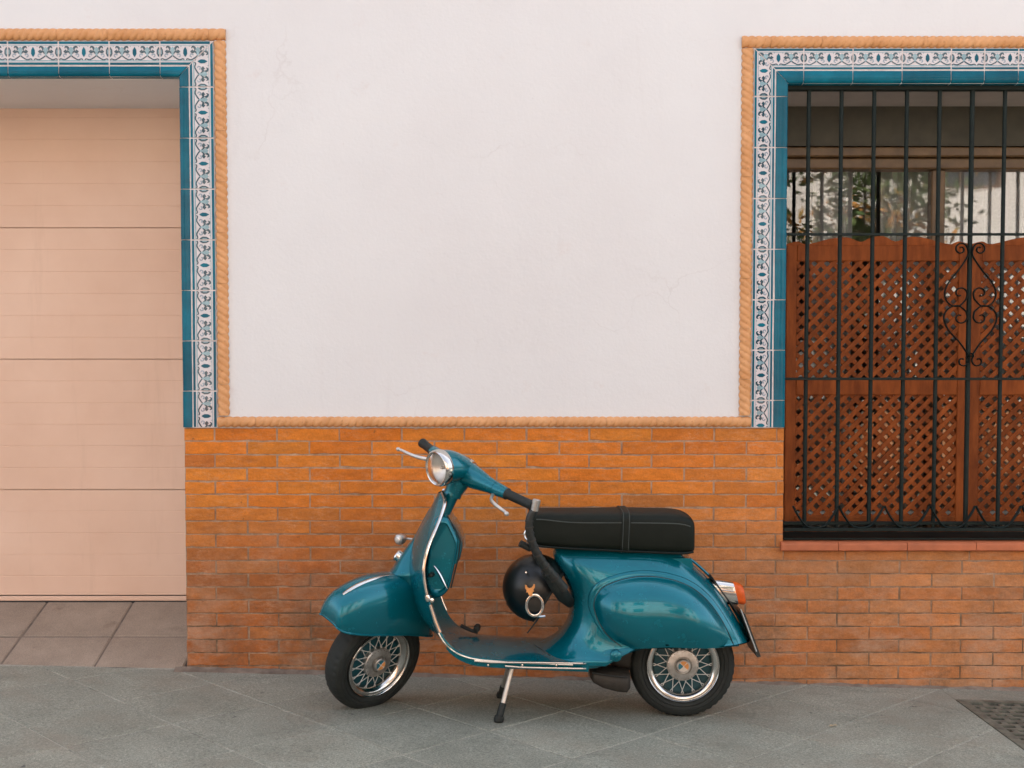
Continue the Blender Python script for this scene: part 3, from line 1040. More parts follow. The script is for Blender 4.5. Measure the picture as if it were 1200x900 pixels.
# ---- garage door
def garage_door():
    Y = RD
    x0, x1 = -3.9, DOOR_X - 0.004
    ztop = DOOR_TOP + 0.05
    maj = [at(100, v, Y).z for v in (267, 421, 574)]
    zb = at(100, 706, Y).z
    pitch = maj[0] - maj[1]
    edges = [maj[0] + pitch] + maj + [zb]
    gd = link('garage_door', MB().box(x0, x1 + 0.2, Y + 0.02, Y + 0.05, zb - 0.02, ztop + 0.3).mesh('garage_door', M['door']), house)
    for i in range(len(edges) - 1):
        a, b = edges[i], edges[i + 1]
        n = 6
        mb = MB()
        hgt = pitch / n
        z = a - 0.0016
        rows = []
        # one pressed steel section with shallow grooves
        zz = [(z, 0.010), (z, 0.0012), (z - 0.0018, 0)]
        k = 1
        while a - hgt * k > b + 0.012:
            q = a - hgt * k
            zz += [(q + 0.0022, 0), (q + 0.0006, 0.0013), (q - 0.0006, 0.0013), (q - 0.0022, 0)]
            k += 1
        e = b + 0.0016
        if i == len(edges) - 2: e = b + 0.034
        zz += [(e + 0.0018, 0), (e, 0.0012), (e, 0.010)]
        rows = [[(x0, Y + y, z_), (x1 + 0.2, Y + y, z_)] for z_, y in zz]
        mb.loft(rows, 0, False, False)
        mb.build('panel', M['door'], gd)
    MB().box(x0, x1 + 0.2, Y - 0.004, Y + 0.03, zb + 0.008, zb + 0.031, 0, 0.003).build('bottom_rail', M['door'], gd)
    MB().box(x0, x1 + 0.2, Y - 0.002, Y + 0.02, zb - 0.012, zb + 0.0075, 0, 0.002).build('rubber_seal', M['rubber_seal'], gd)
garage_door()
MB().box(-4.1, DOOR_X - 0.001, 0.031, RD + 0.05, DOOR_TOP - 0.004, DOOR_TOP + 0.02).build('lintel_soffit', M['plaster'], house)

# ---- window
def build_window():
    # sill of clay tiles
    zs = SILL_Z
    sill = link('window_sill', MB().box(WIN_X - 0.012, 3.6, 0.0, 0.5, zs + 0.002, zs + 0.034).mesh('window_sill', M['mortar']), house)
    x = WIN_X - 0.015
    w = 81 / 281.0
    first = at(982, 640, -0.02).x
    cuts = [x, first] + [first + w * k for k in range(1, 7)]
    for a, b in zip(cuts[:-1], cuts[1:]):
        mb = MB()
        prof = [(0.40, 0.041), (0.0, 0.039), (-0.022, 0.0375), (-0.029, 0.033), (-0.030, 0.028), (-0.030, 0.006), (-0.026, 0.001), (0.0, 0.0)]
        rows = [[(a + 0.0012, y, zs + z), (b - 0.0012, y, zs + z)] for y, z in prof]
        mb.loft(rows, 0, False, False)
        for e in (0, 1): mb.add([r[e] for r in rows], [tuple(range(len(rows)))])
        mb.build('sill_tile', M['sill'], sill)
    # ---- iron grille
    GY = 0.045
    g = link('window_grille', MB().box(WIN_X + 0.004, 3.5, GY - 0.016, GY + 0.016, at(1000, 106.5, GY).z, at(1000, 98.5, GY).z, 0, 0.003).mesh('window_grille', M['iron']), house)
    zt = at(1000, 106, GY).z
    zb1 = at(1000, 613, GY).z
    zb2 = at(1000, 620.5, GY - 0.03).z
    rw = 0.0086
    x0 = at(945.9, 300, GY).x
    p = (at(1174.5, 300, GY).x - x0) / 6.0
    xs = [x0 + p * k for k in range(0, 11)]
    for i, xb in enumerate(xs):
        mb = MB()
        mb.tube([(xb, GY, zb2 - 0.004), (xb, GY, zt + 0.01)], rw + (0.0015 if i in (5,) else 0), 10)
        mb.build('bar', M['iron'], g)
    for v, hh in ((274.7, 0.0055), (444.0, 0.0055)):
        z = at(1000, v, GY - 0.012).z
        MB().box(WIN_X + 0.002, 3.5, GY - 0.0165, GY - 0.0095, z - hh, z + hh, 0, 0.001).build('cross_rail', M['iron'], g)
    for z, y in ((zb1, GY), (zb2, GY - 0.03)):
        MB().box(WIN_X + 0.004, 3.5, y - 0.010, y + 0.010, z - 0.007, z + 0.007, 0, 0.002).build('bottom_rail', M['iron'], g)
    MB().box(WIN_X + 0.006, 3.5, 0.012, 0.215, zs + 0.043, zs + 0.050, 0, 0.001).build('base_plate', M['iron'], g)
    # cusped arcs along the bottom
    c0 = at(928.8, 600, GY - 0.03).x; cp = at(982.4, 600, GY - 0.03).x - c0
    for k in range(0, 9):
        a, b = c0 + cp * k, c0 + cp * (k + 1)
        zt_ = at(1000, 594, GY - 0.03).z; zl = at(1000, 618.5, GY - 0.03).z
        pts = [(a + 0.002, GY - 0.03, zt_ + 0.004), (a + cp * 0.10, GY - 0.03, zt_ - 0.030), (a + cp * 0.28, GY - 0.03, zl + 0.012), (a + cp * 0.5, GY - 0.03, zl),
               (a + cp * 0.72, GY - 0.03, zl + 0.012), (a + cp * 0.90, GY - 0.03, zt_ - 0.030), (b - 0.002, GY - 0.03, zt_ + 0.004)]
        mb = MB(); mb.tube(spline(pts, 5), 0.0058, 6, squash=(1.7, 0.8)); mb.build('arc', M['iron'], g)
    # hearts with scrolls round one bar
    def scroll(points):
        P = [at(u, v, GY - 0.012) for u, v in points]
        mb = MB(); mb.tube(spline(P, 5), 0.0042, 6, squash=(1.9, 0.75)); mb.build('scroll', M['iron'], g)
    uc = 1137
    for sg in (1, -1):
        def mm(pts): return [(uc + sg * du, v) for du, v in pts]
        def spiral(cu, cv, r0, r1, a0, a1, n=12):
            return [(cu + (r0 + (r1 - r0) * i / n) * math.cos(R(a0 + (a1 - a0) * i / n)), cv + (r0 + (r1 - r0) * i / n) * math.sin(R(a0 + (a1 - a0) * i / n))) for i in range(n + 1)]
        # upper: small curl at top, stem sweeping out and curling in at the bottom
        scroll(mm(spiral(11, 292, 2.0, 8.0, 300, 120 - 300 + 0, 10)[::1] + [(3, 300), (14, 317), (26, 332), (30, 345), (25, 356), (14, 359), (6, 352)] + spiral(12, 344, 9, 2.2, 150, 470, 10)))
        scroll(mm([(1, 418), (12, 402), (26, 386), (31, 372), (26, 362), (15, 358), (6, 364)] + spiral(12, 372, 9, 2.2, 210, -110, 10)))
        scroll(mm([(1, 414)] + spiral(9, 423, 8, 2.0, 230, -120, 10)))
    # ---- lattice shutters behind the bars
    LY = 0.22
    A = lambda u, v, y=LY: at(u, v, y)
    zc_t, zc_b = A(1000, 287).z, A(1000, 613).z
    def lattice(x0, x1, frames):
        """frame members and slats of one leaf"""
        par = None
        st = 0.046
        zmt, zmb = A(1000, 444.5).z, A(1000, 463).z
        ztr = A(1000, 306).z; zbr = A(1000, 604.5).z
        root = link('lattice_shutter', MB().box(x0, x0 + st, LY, LY + 0.035, zc_b, zc_t, 0, 0.003).mesh('lattice_shutter', M['wood']), house)
        MB().box(x1 - st, x1, LY, LY + 0.035, zc_b, zc_t, 0, 0.003).build('stile', M['wood'], root)
        MB().box(x0 + st, x1 - st, LY + 0.001, LY + 0.034, ztr, zc_t - 0.001, 0, 0.003).build('rail', M['wood'], root)
        MB().box(x0 + st, x1 - st, LY + 0.001, LY + 0.034, zmb, zmt, 0, 0.003).build('rail', M['wood'], root)
        MB().box(x0 + st, x1 - st, LY + 0.001, LY + 0.034, zc_b + 0.001, zbr, 0, 0.003).build('rail', M['wood'], root)
        # scalloped crest: a big middle arch with smaller ones beside it
        W_ = x1 - x0
        prof = []
        Q = [(0.0, 0.004), (0.06, 0.016), (0.10, 0.004), (0.16, 0.012), (0.24, 0.028), (0.33, 0.034), (0.405, 0.014), (0.46, 0.032), (0.53, 0.039), (0.595, 0.016), (0.67, 0.036), (0.76, 0.030), (0.84, 0.012), (0.90, 0.004), (0.94, 0.016), (1.0, 0.004)]
        top = [(x0 + W_ * f, h) for f, h in Q]
        top = spline([(a, b) for a, b in top], 3)
        mb = MB()
        f_ = [(x, LY + 0.008, zc_t - 0.0005) for x, h in top]; t_ = [(x, LY + 0.008, zc_t + h) for x, h in top]
        tb = [(x, LY + 0.026, zc_t + h) for x, h in top]; fb = [(x, LY + 0.026, zc_t - 0.0005) for x, h in top]
        mb.loft([f_, t_, tb, fb], 0, False, False)
        mb.build('crest', M['wood'], root)
        # slats
        hp = 0.0553            # spacing measured along x
        sw = 0.0245
        for (za, zb_) in ((ztr, zmt), (zmb, zbr)):
            xa, xb = x0 + st - 0.008, x1 - st + 0.008
            zl, zh = zb_ - 0.006, za + 0.006
            for layer, sg in ((0, 1), (1, -1)):
                y = LY + 0.008 + layer * 0.006
                c = (xa + zl if sg < 0 else xa - zh) + hp * 0.3
                end = (xb + zh if sg < 0 else xb - zl)
                while c < end:
                    # line x - sg*z = c ; clip to the rectangle
                    lo = max(zl, (xa - c) / sg if sg > 0 else (xb - c) / sg)
                    hi = min(zh, (xb - c) / sg if sg > 0 else (xa - c) / sg)
                    if hi - lo > 0.012:
                        m_z = (lo + hi) / 2; L = (hi - lo) * math.sqrt(2) + 0.004
                        o = link('slat', SLAT, root, (c + sg * m_z, y, m_z))
                        o.rotation_euler = (0, sg * math.pi / 4 + random.uniform(-.006, .006), 0)
                        o.scale = (1, 1, L)
                    c += hp
    SLAT = MB().box(-0.0097, 0.0097, -0.0028, 0.0028, -0.5, 0.5).mesh('slat', M['wood'])
    xa = A(921, 400).x
    xm = A(1136, 400).x
    lattice(xa, xm - 0.003, None)
    lattice(xm + 0.003, xm + (xm - xa), None)
    # ---- casement window deeper in
    CY = 0.46
    Zt = WIN_TOP
    zbx = at(1050, 127, 0.40).z
    MB().box(WIN_X + 0.001, 3.6, 0.031, 0.41, WIN_TOP - 0.003, WIN_TOP + 0.02).build('lintel_soffit', M['soffit'], house)
    win = link('window', MB().box(WIN_X + 0.003, 3.6, CY - 0.055, CY + 0.05, at(1050, 171, CY - 0.055).z, WIN_TOP + 0.05).mesh('window', M['shutter_box']), house)
    z1, z2 = at(1050, 172, CY - .07).z, at(1050, 197, CY - 0.07).z
    MB().box(WIN_X + 0.003, 3.6, CY - 0.07, CY + 0.04, (z1 + z2) / 2 + 0.004, z1, 0, 0.006).build('head_rail', M['wood_frame'], win)
    MB().box(WIN_X + 0.003, 3.6, CY - 0.05, CY + 0.04, z2, (z1 + z2) / 2 + 0.001, 0, 0.006).build('head_rail', M['wood_frame'], win)
    zlow = at(1050, 640, CY).z
    def stile(u0, u1): 
        a, b = at(u0, 300, CY).x, at(u1, 300, CY).x
        MB().box(a, b, CY - 0.03, CY + 0.03, zlow, z2 - 0.001, 0, 0.005).build('stile', M['wood_frame'], win)
        return a, b
    a0, b0 = stile(905, 917); a1, b1 = stile(1088, 1104); a2, b2 = stile(1262, 1276)
    for xa_, xb_ in ((b0, a1), (b1, a2)):
        MB().box(xa_ - 0.004, xb_ + 0.004, CY - 0.003, CY + 0.003, zlow, z2 - 0.001).build('pane', M['glass'], win)
    MB().box(a0, b2, CY - 0.035, CY + 0.04, zlow - 0.08, zlow - 0.001, 0, 0.005).build('bottom_rail', M['wood_frame'], win)
    # curtains behind the panes
    def curtain(xs, xe, y0, amp, wl):
        mb = MB(); n = int((xe - xs) / 0.008)
        rows = [[], []]
        rnd = random.Random(5)
        ph = 0
        for i in range(n + 1):
            x = xs + (xe - xs) * i / n
            ph += 2 * math.pi * 0.008 / (wl * (0.8 + 0.4 * math.sin(i * 0.05)))
            y = y0 + amp * math.sin(ph) + 0.004 * math.sin(ph * 2.7)
            rows[0].append((x, y, z2 + 0.05)); rows[1].append((x, y * 1.0 + 0.01 * math.sin(ph * 0.5), zlow - 0.05))
        mb.loft(rows, 0, True, False)
        mb.build('curtain', M['curtain'], win, 70)
    curtain(b1 - 0.02, a2 + 0.1, CY + 0.12, 0.022, 0.085)
    curtain(at(962, 300, CY).x, at(1010, 300, CY).x, CY + 0.15, 0.02, 0.09)
    curtain(at(1045, 300, CY).x, a1 + 0.05, CY + 0.16, 0.022, 0.08)
build_window()
# ================================================================== the scooter
YC = -0.50
def S(u, v, dy=0.0): return at(u, v, YC + dy)
scooter = thing('scooter', (S(620, 800).x, YC, zg(0.1)), 'teal vintage motor scooter with black bench seat parked along the brick wall', 'scooter')
PAINT, CHR = M['paint'], M['chrome']

# ---- rear body: horizontal slices
SL = [  # z level from v at the centre plane, front u, rear u, half width
    (640, 650, 795, 0.085), (646, 648, 799, 0.105), (653, 649, 804, 0.122), (662, 653, 813, 0.138), (674, 660, 826, 0.152), (690, 666, 841, 0.163),
    (708, 668, 853, 0.171), (725, 665, 863, 0.175), (738, 657, 870, 0.174), (746, 648, 874, 0.175), (752, 637, 877, 0.178), (757, 622, 877, 0.184), (761, 606, 877, 0.192), (766, 603, 877, 0.192)]
SLX = spline([(S(600, v).z, S(uf, v).x, S(ur, v).x, w) for v, uf, ur, w in SL], 4)
def ring_at(z, xf, xr, w, n=64, ex=3.4):
    out = []
    xc, a = (xf + xr) / 2, (xr - xf) / 2
    for k in range(n):
        t = 2 * math.pi * k / n
        c, s = math.cos(t), math.sin(t)
        x = xc + a * math.copysign(abs(c) ** (2 / ex), c)
        y = w * math.copysign(abs(s) ** (2 / 2.6), s)
        out.append((x, YC + y, z))
    return out
def body_half(x, z):
    zz = SLX
    if z >= zz[0][0]: i = 0; t = 0
    elif z <= zz[-1][0]: i = len(zz) - 2; t = 1
    else:
        i = next(k for k in range(len(zz) - 1) if zz[k + 1][0] <= z <= zz[k][0])
        t = (zz[i][0] - z) / (zz[i][0] - zz[i + 1][0])
    q = [a + (b - a) * t for a, b in zip(zz[i], zz[i + 1])]
    xc, a = (q[1] + q[2]) / 2, (q[2] - q[1]) / 2
    c = min(0.999, abs((x - xc) / a))
    th = math.acos(min(1, c ** (3.4 / 2)))
    return q[3] * abs(math.sin(th)) ** (2 / 2.6)
mb = MB()
rings = [ring_at(*q) for q in SLX]
z0 = SLX[-1]
rings.append(ring_at(z0[0] - 0.003, z0[1] + 0.004, z0[2] - 0.004, z0[3] - 0.004))
rings.append(ring_at(z0[0] + 0.004, z0[1] + 0.012, z0[2] - 0.012, z0[3] - 0.010))
xA, xB = S(708, 770).x, S(728, 770).x
def zlow_(x):
    t = min(1, max(0, (x - xA) / (xB - xA))); t = t * t * (3 - 2 * t)
    return z0[0] - 0.003 + (0.296 - z0[0]) * t
rings = [[(x, y, max(z, zlow_(x))) for x, y, z in r] for r in rings]
mb.loft(rings, 0, True, True, (True, False))
body = mb.build('body', PAINT, scooter, 50)
# rolled seam down the tail
mb = MB()
P = [S(u, v) + Vector((0.004, 0, 0.004)) for u, v in ((806, 655), (815, 662), (827, 673), (841, 688), (853, 706), (863, 723), (871, 740), (877, 753))]
mb.tube(spline([tuple(p) for p in P], 3), 0.007, 8, squash=(1.6, 0.8)); mb.build('tail_seam', PAINT, body)
# seat pedestal at the back
mb = MB()
pts = [[(S(u, v).x, YC + sy * w, S(u, v).z) for (u, v, w) in ((772, 650, .10), (806, 650, .085), (809, 660, .085), (806, 664, .085), (772, 662, .11))] for sy in (-1, 1)]
mb.loft(pts, 0, False, True, (True, True)); mb.build('seat_mount', PAINT, body)

mb = MB(); mb.tube([tuple(S(u, v, d)) for u, v, d in ((626, 755.5, -0.10), (636, 762, -0.165), (646, 769, -0.192))], 0.0014, 5); mb.build('panel_seam', M['black_metal'], body)
# ---- side cowls
OUT = [(726, 761), (709, 748), (697, 731), (690.5, 712), (693, 697), (703, 685), (722, 677), (745, 672.5), (770, 672.5), (795, 677.5), (815, 686), (830, 697), (843, 711), (855, 729), (864, 746), (871, 762)]
def cowl(sg):
    arc = spline(OUT, 4)
    P = [at(u, v, YC - 0.205) for u, v in arc]
    C = at(782, 757, YC - 0.205)
    n = len(P)
    zpk = at(780, 708, YC - 0.23).z
    prof = [(0.0, -0.022), (0.0, 0.002), (0.012, 0.006), (0.05, 0.0035), (0.075, 0.0035), (0.095, 0.010), (0.13, 0.022), (0.20, 0.038), (0.32, 0.052), (0.50, 0.061), (0.75, 0.065), (0.97, 0.066)]
    rings = []
    for r, h in prof:
        ring = []
        for i, p in enumerate(P):
            q = p + (C - p) * r
            bw = body_half(q.x, max(q.z, 0.30))
            bw = max(bw, 0.125)
            # flatten a little towards the tail
            k = 1.0
            dz = max(0.0, zpk - q.z)
            bw -= 1.35 * dz * dz * min(1.0, h / 0.03) if h > 0 else 0.0
            ring.append((q.x, YC + sg * (bw + h * k), q.z))
        rings.append(ring)
    mb = MB()
    mb.loft(rings, 0, True, False)
    # turned-in lower lip
    low = [r[0] for r in rings[1:]] + [r[-1] for r in rings[1:]][::-1]
    lip = [(x, y + (YC - y) * 0.14, z - 0.003) for x, y, z in low]
    lip0 = [(x, y + (YC - y) * 0.01, z - 0.005) for x, y, z in low]
    mb.loft([low, lip0, lip], 0, True, False)
    c = mb.build('side_cowl', PAINT, scooter, 60)
    # seam groove shows as a fine dark line round the cowl
    e = MB()
    ring = [(x, YC + (y - YC) * 1.0 + sg * 0.0015, z) for x, y, z in rings[4]]
    e.tube(ring, 0.0016, 5); e.build('cowl_seam', M['black_metal'], c)
for sg in (-1, 1): cowl(sg)

# ---- leg shield and floor: one bent sheet
ED = [  # edge (u, v), half width, centre (u, v)
    (518.5, 577, 0.045, 513.5, 577), (521.5, 587, 0.085, 508, 588), (518, 602, 0.125, 501, 601), (510.5, 621, 0.160, 491, 619), (502.5, 640, 0.185, 482, 640),
    (497, 662, 0.198, 478, 662), (497.5, 681, 0.200, 480, 684), (503, 708, 0.198, 488, 712), (512, 735, 0.196, 501, 730), (523, 754, 0.195, 517, 743.5),
    (541, 767, 0.195, 540, 747.5), (568, 773, 0.195, 566, 750.5), (620, 776, 0.195, 620, 753.5), (690, 779, 0.190, 690, 757)]
EDS = spline([(*S(a, b, -h), h, *S(c, d)) for a, b, h, c, d in ED], 4)
def shield_row(q, off):
    ex, ey, ez, h, cx, cy, cz = q[0], q[1], q[2], q[3], q[4], q[5], q[6]
    row = []
    for k in range(-10, 11):
        t = k / 10
        f = abs(t) ** 1.9
        row.append(Vector((cx + (ex - cx) * f, YC + t * h, cz + (ez - cz) * f)))
    return row
rows = [shield_row(q, 0) for q in EDS]
mb = MB()
mb.loft(rows, 0, True, False)
# back face 5 mm behind
inner = []
for i, r in enumerate(rows):
    a, b = rows[max(i - 1, 0)], rows[min(i + 1, len(rows) - 1)]
    rr = []
    for k, p in enumerate(r):
        d = (b[k] - a[k]).normalized()
        e = (r[min(k + 1, 20)] - r[max(k - 1, 0)]).normalized()
        n_ = d.cross(e).normalized()
        if n_.x < 0 and n_.z < 0: n_ = -n_
        if n_.x + n_.z < 0: n_ = -n_
        rr.append(p + n_ * 0.006)
    inner.append(rr)
mb.loft(inner, 0, True, False)
for k in (0, 20):
    mb.loft([[r[k] for r in rows], [r[k] for r in inner]], 0, True, False)
shield = mb.build('leg_shield', PAINT, scooter, 50)
def edge_path(sg, i0, i1):
    return [(q[0], YC + sg * q[3], q[2]) for q in EDS[i0:i1]]
# chrome tube trim down both edges, then thin strip round the bend
for sg in (-1, 1):
    mb = MB(); pa = edge_path(sg, 0, 28)
    mb.tube(pa, 0.0068, 10); mb.build('rim_trim', CHR, shield)
    mb = MB(); pb = edge_path(sg, 28, 34)
    mb.tube([(x + 0.004, y + sg * 0.006, z) for x, y, z in pb], 0.0078, 10); mb.build('rim_trim', CHR, shield)
    c = Vector(EDS[27][:3]); c.y = YC + sg * EDS[27][3]
    mb = MB(); mb.lathe([(0.0, -0.013), (0.011, -0.012), (0.013, 0.0), (0.010, 0.011), (0.0, 0.012)], c, (0.3, 0, -1), 12)
    mb.lathe([(0.0, -0.010), (0.008, -0.008), (0.008, 0.006), (0.0, 0.008)], c + Vector((0.016, sg * 0.004, -0.006)), (0, 1, 0), 10)
    mb.build('trim_clamp', CHR, shield)
    mb = MB(); pc = edge_path(sg, 33, 52)
    mb.tube([(x - 0.002, y + sg * 0.003, z - 0.002) for x, y, z in pc], 0.0038, 8); mb.build('floor_trim', CHR, shield)
    # double runner strips under the floor edge
    for du, dv, h_ in ((556, 776.5, -0.200), (592, 782.5, -0.198)):
        mb = MB()
        P = [S(du, dv - 2.0, h_), S(du + 20, dv - .4, h_), S(640, dv + 0.2, h_), S(683, dv + 1.0, h_), S(686, dv + 1.0, h_ + 0.012)]
        P = [(p.x, YC - sg * (p.y - YC), p.z) for p in P]
        mb.tube(P, 0.0044, 8); mb.build('runner', CHR, shield)
# side skirt closing the floor edge
for sg in (-1, 1):
    mb = MB()
    top = edge_path(sg, 36, len(EDS))
    low = [(x, y - sg * 0.004, z - 0.022 - 0.006 * min(1, i / 6)) for i, (x, y, z) in enumerate(top)]
    lo2 = [(x, y - sg * 0.04, z - 0.002) for x, y, z in low]
    mb.loft([top, low, lo2], 0, True, False); mb.build('floor_skirt', PAINT, shield, 60)
# floor underside and the lump that joins floor and body
mb = MB()
fz = S(640, 757).z
xs = [S(u, 760).x for u in (610, 628, 640, 660, 700, 724)]
rings = []
for z, f0, f1, w in ((fz - 0.018, 606, 712, .180), (fz - 0.036, 606, 712, .182), (fz - 0.046, 612, 708, .176), (fz - 0.050, 640, 700, .12)):
    rings.append(ring_at(z, S(f0, 760).x, S(f1, 760).x, w, 48, 5))
mb.loft(rings, 0, True, True, (False, True)); mb.build('floor_tunnel', PAINT, scooter, 60)
mb = MB(); c = S(721.5, 768, -0.188)
mb.lathe([(0.0, -0.020), (0.012, -0.019), (0.020, -0.014), (0.021, -0.004), (0.021, 0.02)], c, (0, 1, 0), 18); mb.lathe([(0.0, -0.026), (0.006, -0.025), (0.008, -0.018)], c, (0, 1, 0), 8)
mb.build('axle_cap', PAINT, scooter)

mb = MB()
for u in (572, 612, 652):
    c = S(u, 779.5, -0.199); mb.lathe([(0.0, -0.004), (0.004, -0.003), (0.0055, 0.0), (0.0055, 0.01)], c, (0, 1, 0), 8)
tag(mb.build('floor_screws', CHR, shield), kind='stuff')
# ---- fairing on the front of the shield with horn badge
NS = [(596, 503, 516, .030), (612, 494, 512, .036), (628, 485.5, 508, .044), (642, 475, 505, .056), (654, 466.5, 505, .068), (663, 461, 504, .078), (669, 456.5, 503, .086), (671.5, 457, 503, .086), (676, 463, 501, .080), (684, 472, 499, .074), (690, 481, 497, .06)]
NSX = spline([(S(500, v).z, S(a, v).x, S(b, v).x, w) for v, a, b, w in NS], 3)
mb = MB(); mb.loft([ring_at(z, a, b, w, 32, 2.2) for z, a, b, w in NSX], 0, True, True, (True, True))
nose = mb.build('nose_fairing', PAINT, scooter, 60)
mb = MB(); c = S(466, 651); d = Vector((-0.75, 0, 0.55)).normalized()
mb.lathe([(0.0, 0.008), (0.020, 0.007), (0.024, 0.002), (0.024, -0.012)], c + d * 0.002, d, 20); mb.build('badge', CHR, nose)
mb = MB(); mb.tube(spline([tuple(S(u, v, -0.07)) for u, v in ((477, 686), (482, 690), (487, 698))], 4), [0.003] * 4 + [0.004] * 3 + [0.002] * 2, 6); mb.build('lip_trim', CHR, nose)
# small round lamp carried on the far edge of the shield
lc = S(468.5, 632, 0.17)
mb = MB(); ax = Vector((-0.55, -0.78, -0.12)).normalized()
mb.lathe([(0.0, 0.016), (0.012, 0.015), (0.020, 0.010), (0.0225, 0.002), (0.0215, -0.012), (0.015, -0.026), (0.0, -0.032)], lc, ax, 20)
far_lamp = mb.build('side_lamp', M['dull_metal'], scooter)
mb = MB(); mb.lathe([(0.0, 0.019), (0.010, 0.0175), (0.0155, 0.012)], lc, ax, 18); mb.build('lamp_lens', M['reflector'], far_lamp)
mb = MB(); mb.tube([lc - ax * 0.02, lc + Vector((0.05, 0.0, 0.0)), S(488, 632, 0.18)], 0.005, 8); mb.build('lamp_stem', M['dull_metal'], far_lamp)

# ---- glove box behind the shield
GB = [(510, 607), (520, 605), (525.5, 607.5), (531, 618), (536.5, 631), (537, 638), (534, 657), (530.5, 673), (527, 688), (522, 696), (512, 702), (503, 696), (499, 678), (501, 655), (505, 630)]
gc = (517, 655)
gb_pts = spline(GB, 3, True)
mb = MB(); rings = []
for dy, k in ((-0.128, 0.80), (-0.138, 0.86), (-0.136, 0.93), (-0.126, 0.985), (-0.105, 1.0), (0.105, 1.0), (0.126, 0.985), (0.136, 0.93), (0.138, 0.8)):
    ring = []
    for u, v in gb_pts:
        p = S(gc[0] + (u - gc[0]) * k, gc[1] + (v - gc[1]) * k, -0.13)
        ring.append((p.x, YC + dy, p.z))
    rings.append(ring)
mb.loft(rings, 0, True, True, (True, True)); box = mb.build('glove_box', PAINT, scooter, 50)
# raised lid on the rider's side with dark rubber seal
mb = MB(); rings = []
LID = [(526, 606), (534, 611), (541, 626), (543, 634), (541, 648), (537, 655)]
lp = spline(LID, 3)
for sg in (-1, 1):
    pass
for dy in (-0.118, -0.112, 0.112, 0.118):
    rings.append([(S(u, v, 0).x - (0.004 if abs(dy) > 0.115 else 0), YC + dy, S(u, v, 0).z) for u, v in lp])
mb.loft(rings, 0, True, False); 
mb.loft([[(x - 0.016, y, z - 0.004) for x, y, z in rings[0]], rings[0]], 0, True, False)
mb.build('lid', PAINT, box, 50)
mb = MB(); mb.tube([tuple(S(u, v, -0.117)) for u, v in ((524, 604), (527, 609), (534, 621), (539.5, 634), (537.5, 652), (528.5, 689))], 0.0032, 6); mb.build('lid_seal', M['rubber'], box)
mb = MB(); P = spline([tuple(S(u, v, -0.150)) for u, v in ((508.5, 663), (512, 667.5), (516, 674), (520, 682), (524, 690))], 4)
mb.tube(P, [0.004 + 0.006 * math.sin(math.pi * i / (len(P) - 1)) ** 0.7 for i in range(len(P))], 8, squash=(1.0, 0.6)); mb.build('box_handle', CHR, box)
mb = MB(); c = S(505, 674, -0.145); mb.lathe([(0.0, -0.012), (0.007, -0.010), (0.009, 0.004), (0.010, 0.02)], c, (0.2, 1, 0), 12); mb.build('lock_knob', M['black_metal'], box)

# ---- seat
SEATX = [(620, 0.768, 0.672, .100), (624, 0.773, 0.658, .114), (634, 0.7745, 0.652, .122), (660, 0.774, 0.646, .128), (700, 0.7745, 0.640, .132), (732, 0.775, 0.635, .134), (765, 0.774, 0.631, .134), (788, 0.772, 0.628, .133), (800, 0.767, 0.627, .130), (808, 0.757, 0.629, .124), (811.5, 0.742, 0.634, .114)]
def seat_ring(x, zt, zb, w, n=40):
    zc, h = (zt + zb) / 2, (zt - zb) / 2
    out = []
    for k in range(n):
        t = 2 * math.pi * k / n
        c, s = math.cos(t), math.sin(t)
        y = w * math.copysign(abs(c) ** (2 / 6.5), c)
        z = zc + h * math.copysign(abs(s) ** (2 / 6.5), s)
        if s > 0: z += 0.006 * (1 - (y / w) ** 2)
        if s < -0.2: y *= 0.985
        out.append((x, YC + y, z))
    return out
def sx(u): return S(u, 620, -0.06).x
SE = spline([(sx(u), a, b, w) for u, a, b, w in SEATX], 4)
mb = MB(); mb.loft([seat_ring(*q) for q in SE], 0, True, True, (True, True))
seat = mb.build('seat', M['vinyl'], scooter, 60)
def seat_at(x):
    for a, b in zip(SE[:-1], SE[1:]):
        if a[0] <= x <= b[0]:
            t = (x - a[0]) / (b[0] - a[0]); return [p + (q - p) * t for p, q in zip(a, b)]
    return SE[-1] if x > SE[-1][0] else SE[0]
for dx in (-0.016, 0.016):
    pass
mb = MB()
xs_ = sx(732)
rings = []
for d, k in ((-0.0165, 0.0), (-0.0165, 0.004), (-0.012, 0.0055), (0.012, 0.0055), (0.0165, 0.004), (0.0165, 0.0)):
    q = seat_at(xs_ + d)
    base = seat_ring(xs_, q[1] + k, q[2] - k, q[3] + k)
    rings.append([(x + d - 0.10 * (q[1] - z) * 0.35 , y, z) for x, y, z in base])
mb.loft(rings, 0, True, True); strap = mb.build('grab_strap', M['vinyl'], seat, 40)
for d in (-0.011, 0.011):
    q = seat_at(xs_); base = seat_ring(xs_, q[1] + 0.006, q[2] - 0.006, q[3] + 0.006)
    mb = MB(); mb.tube([(x + d - 0.035 * (q[1] - z), y, z) for x, y, z in base], 0.0011, 5, closed=True); mb.build('stitching', M['stitch'], seat)
for sg in (-1, 1):
    mb = MB(); P = []
    for i in range(30):
        u = 628 + (806 - 628) * i / 29
        q = seat_at(sx(u))
        drop = 0.030 + 0.012 * math.exp(-((u - 628) / 30) ** 2) * -1
        P.append((sx(u), YC + sg * (q[3] + 0.0006), q[1] - drop))
    mb.tube(P, 0.0020, 5); mb.build('stitching', M['stitch'], seat)
mb = MB()
rings = [[(x, YC + (y - YC) * 1.006, z + dz) for x, y, z in ring] for dz, ring in []]
P = [(sx(u), YC - seat_at(sx(u))[3] * 0.97, seat_at(sx(u))[2] + 0.004) for u in range(626, 811, 8)]
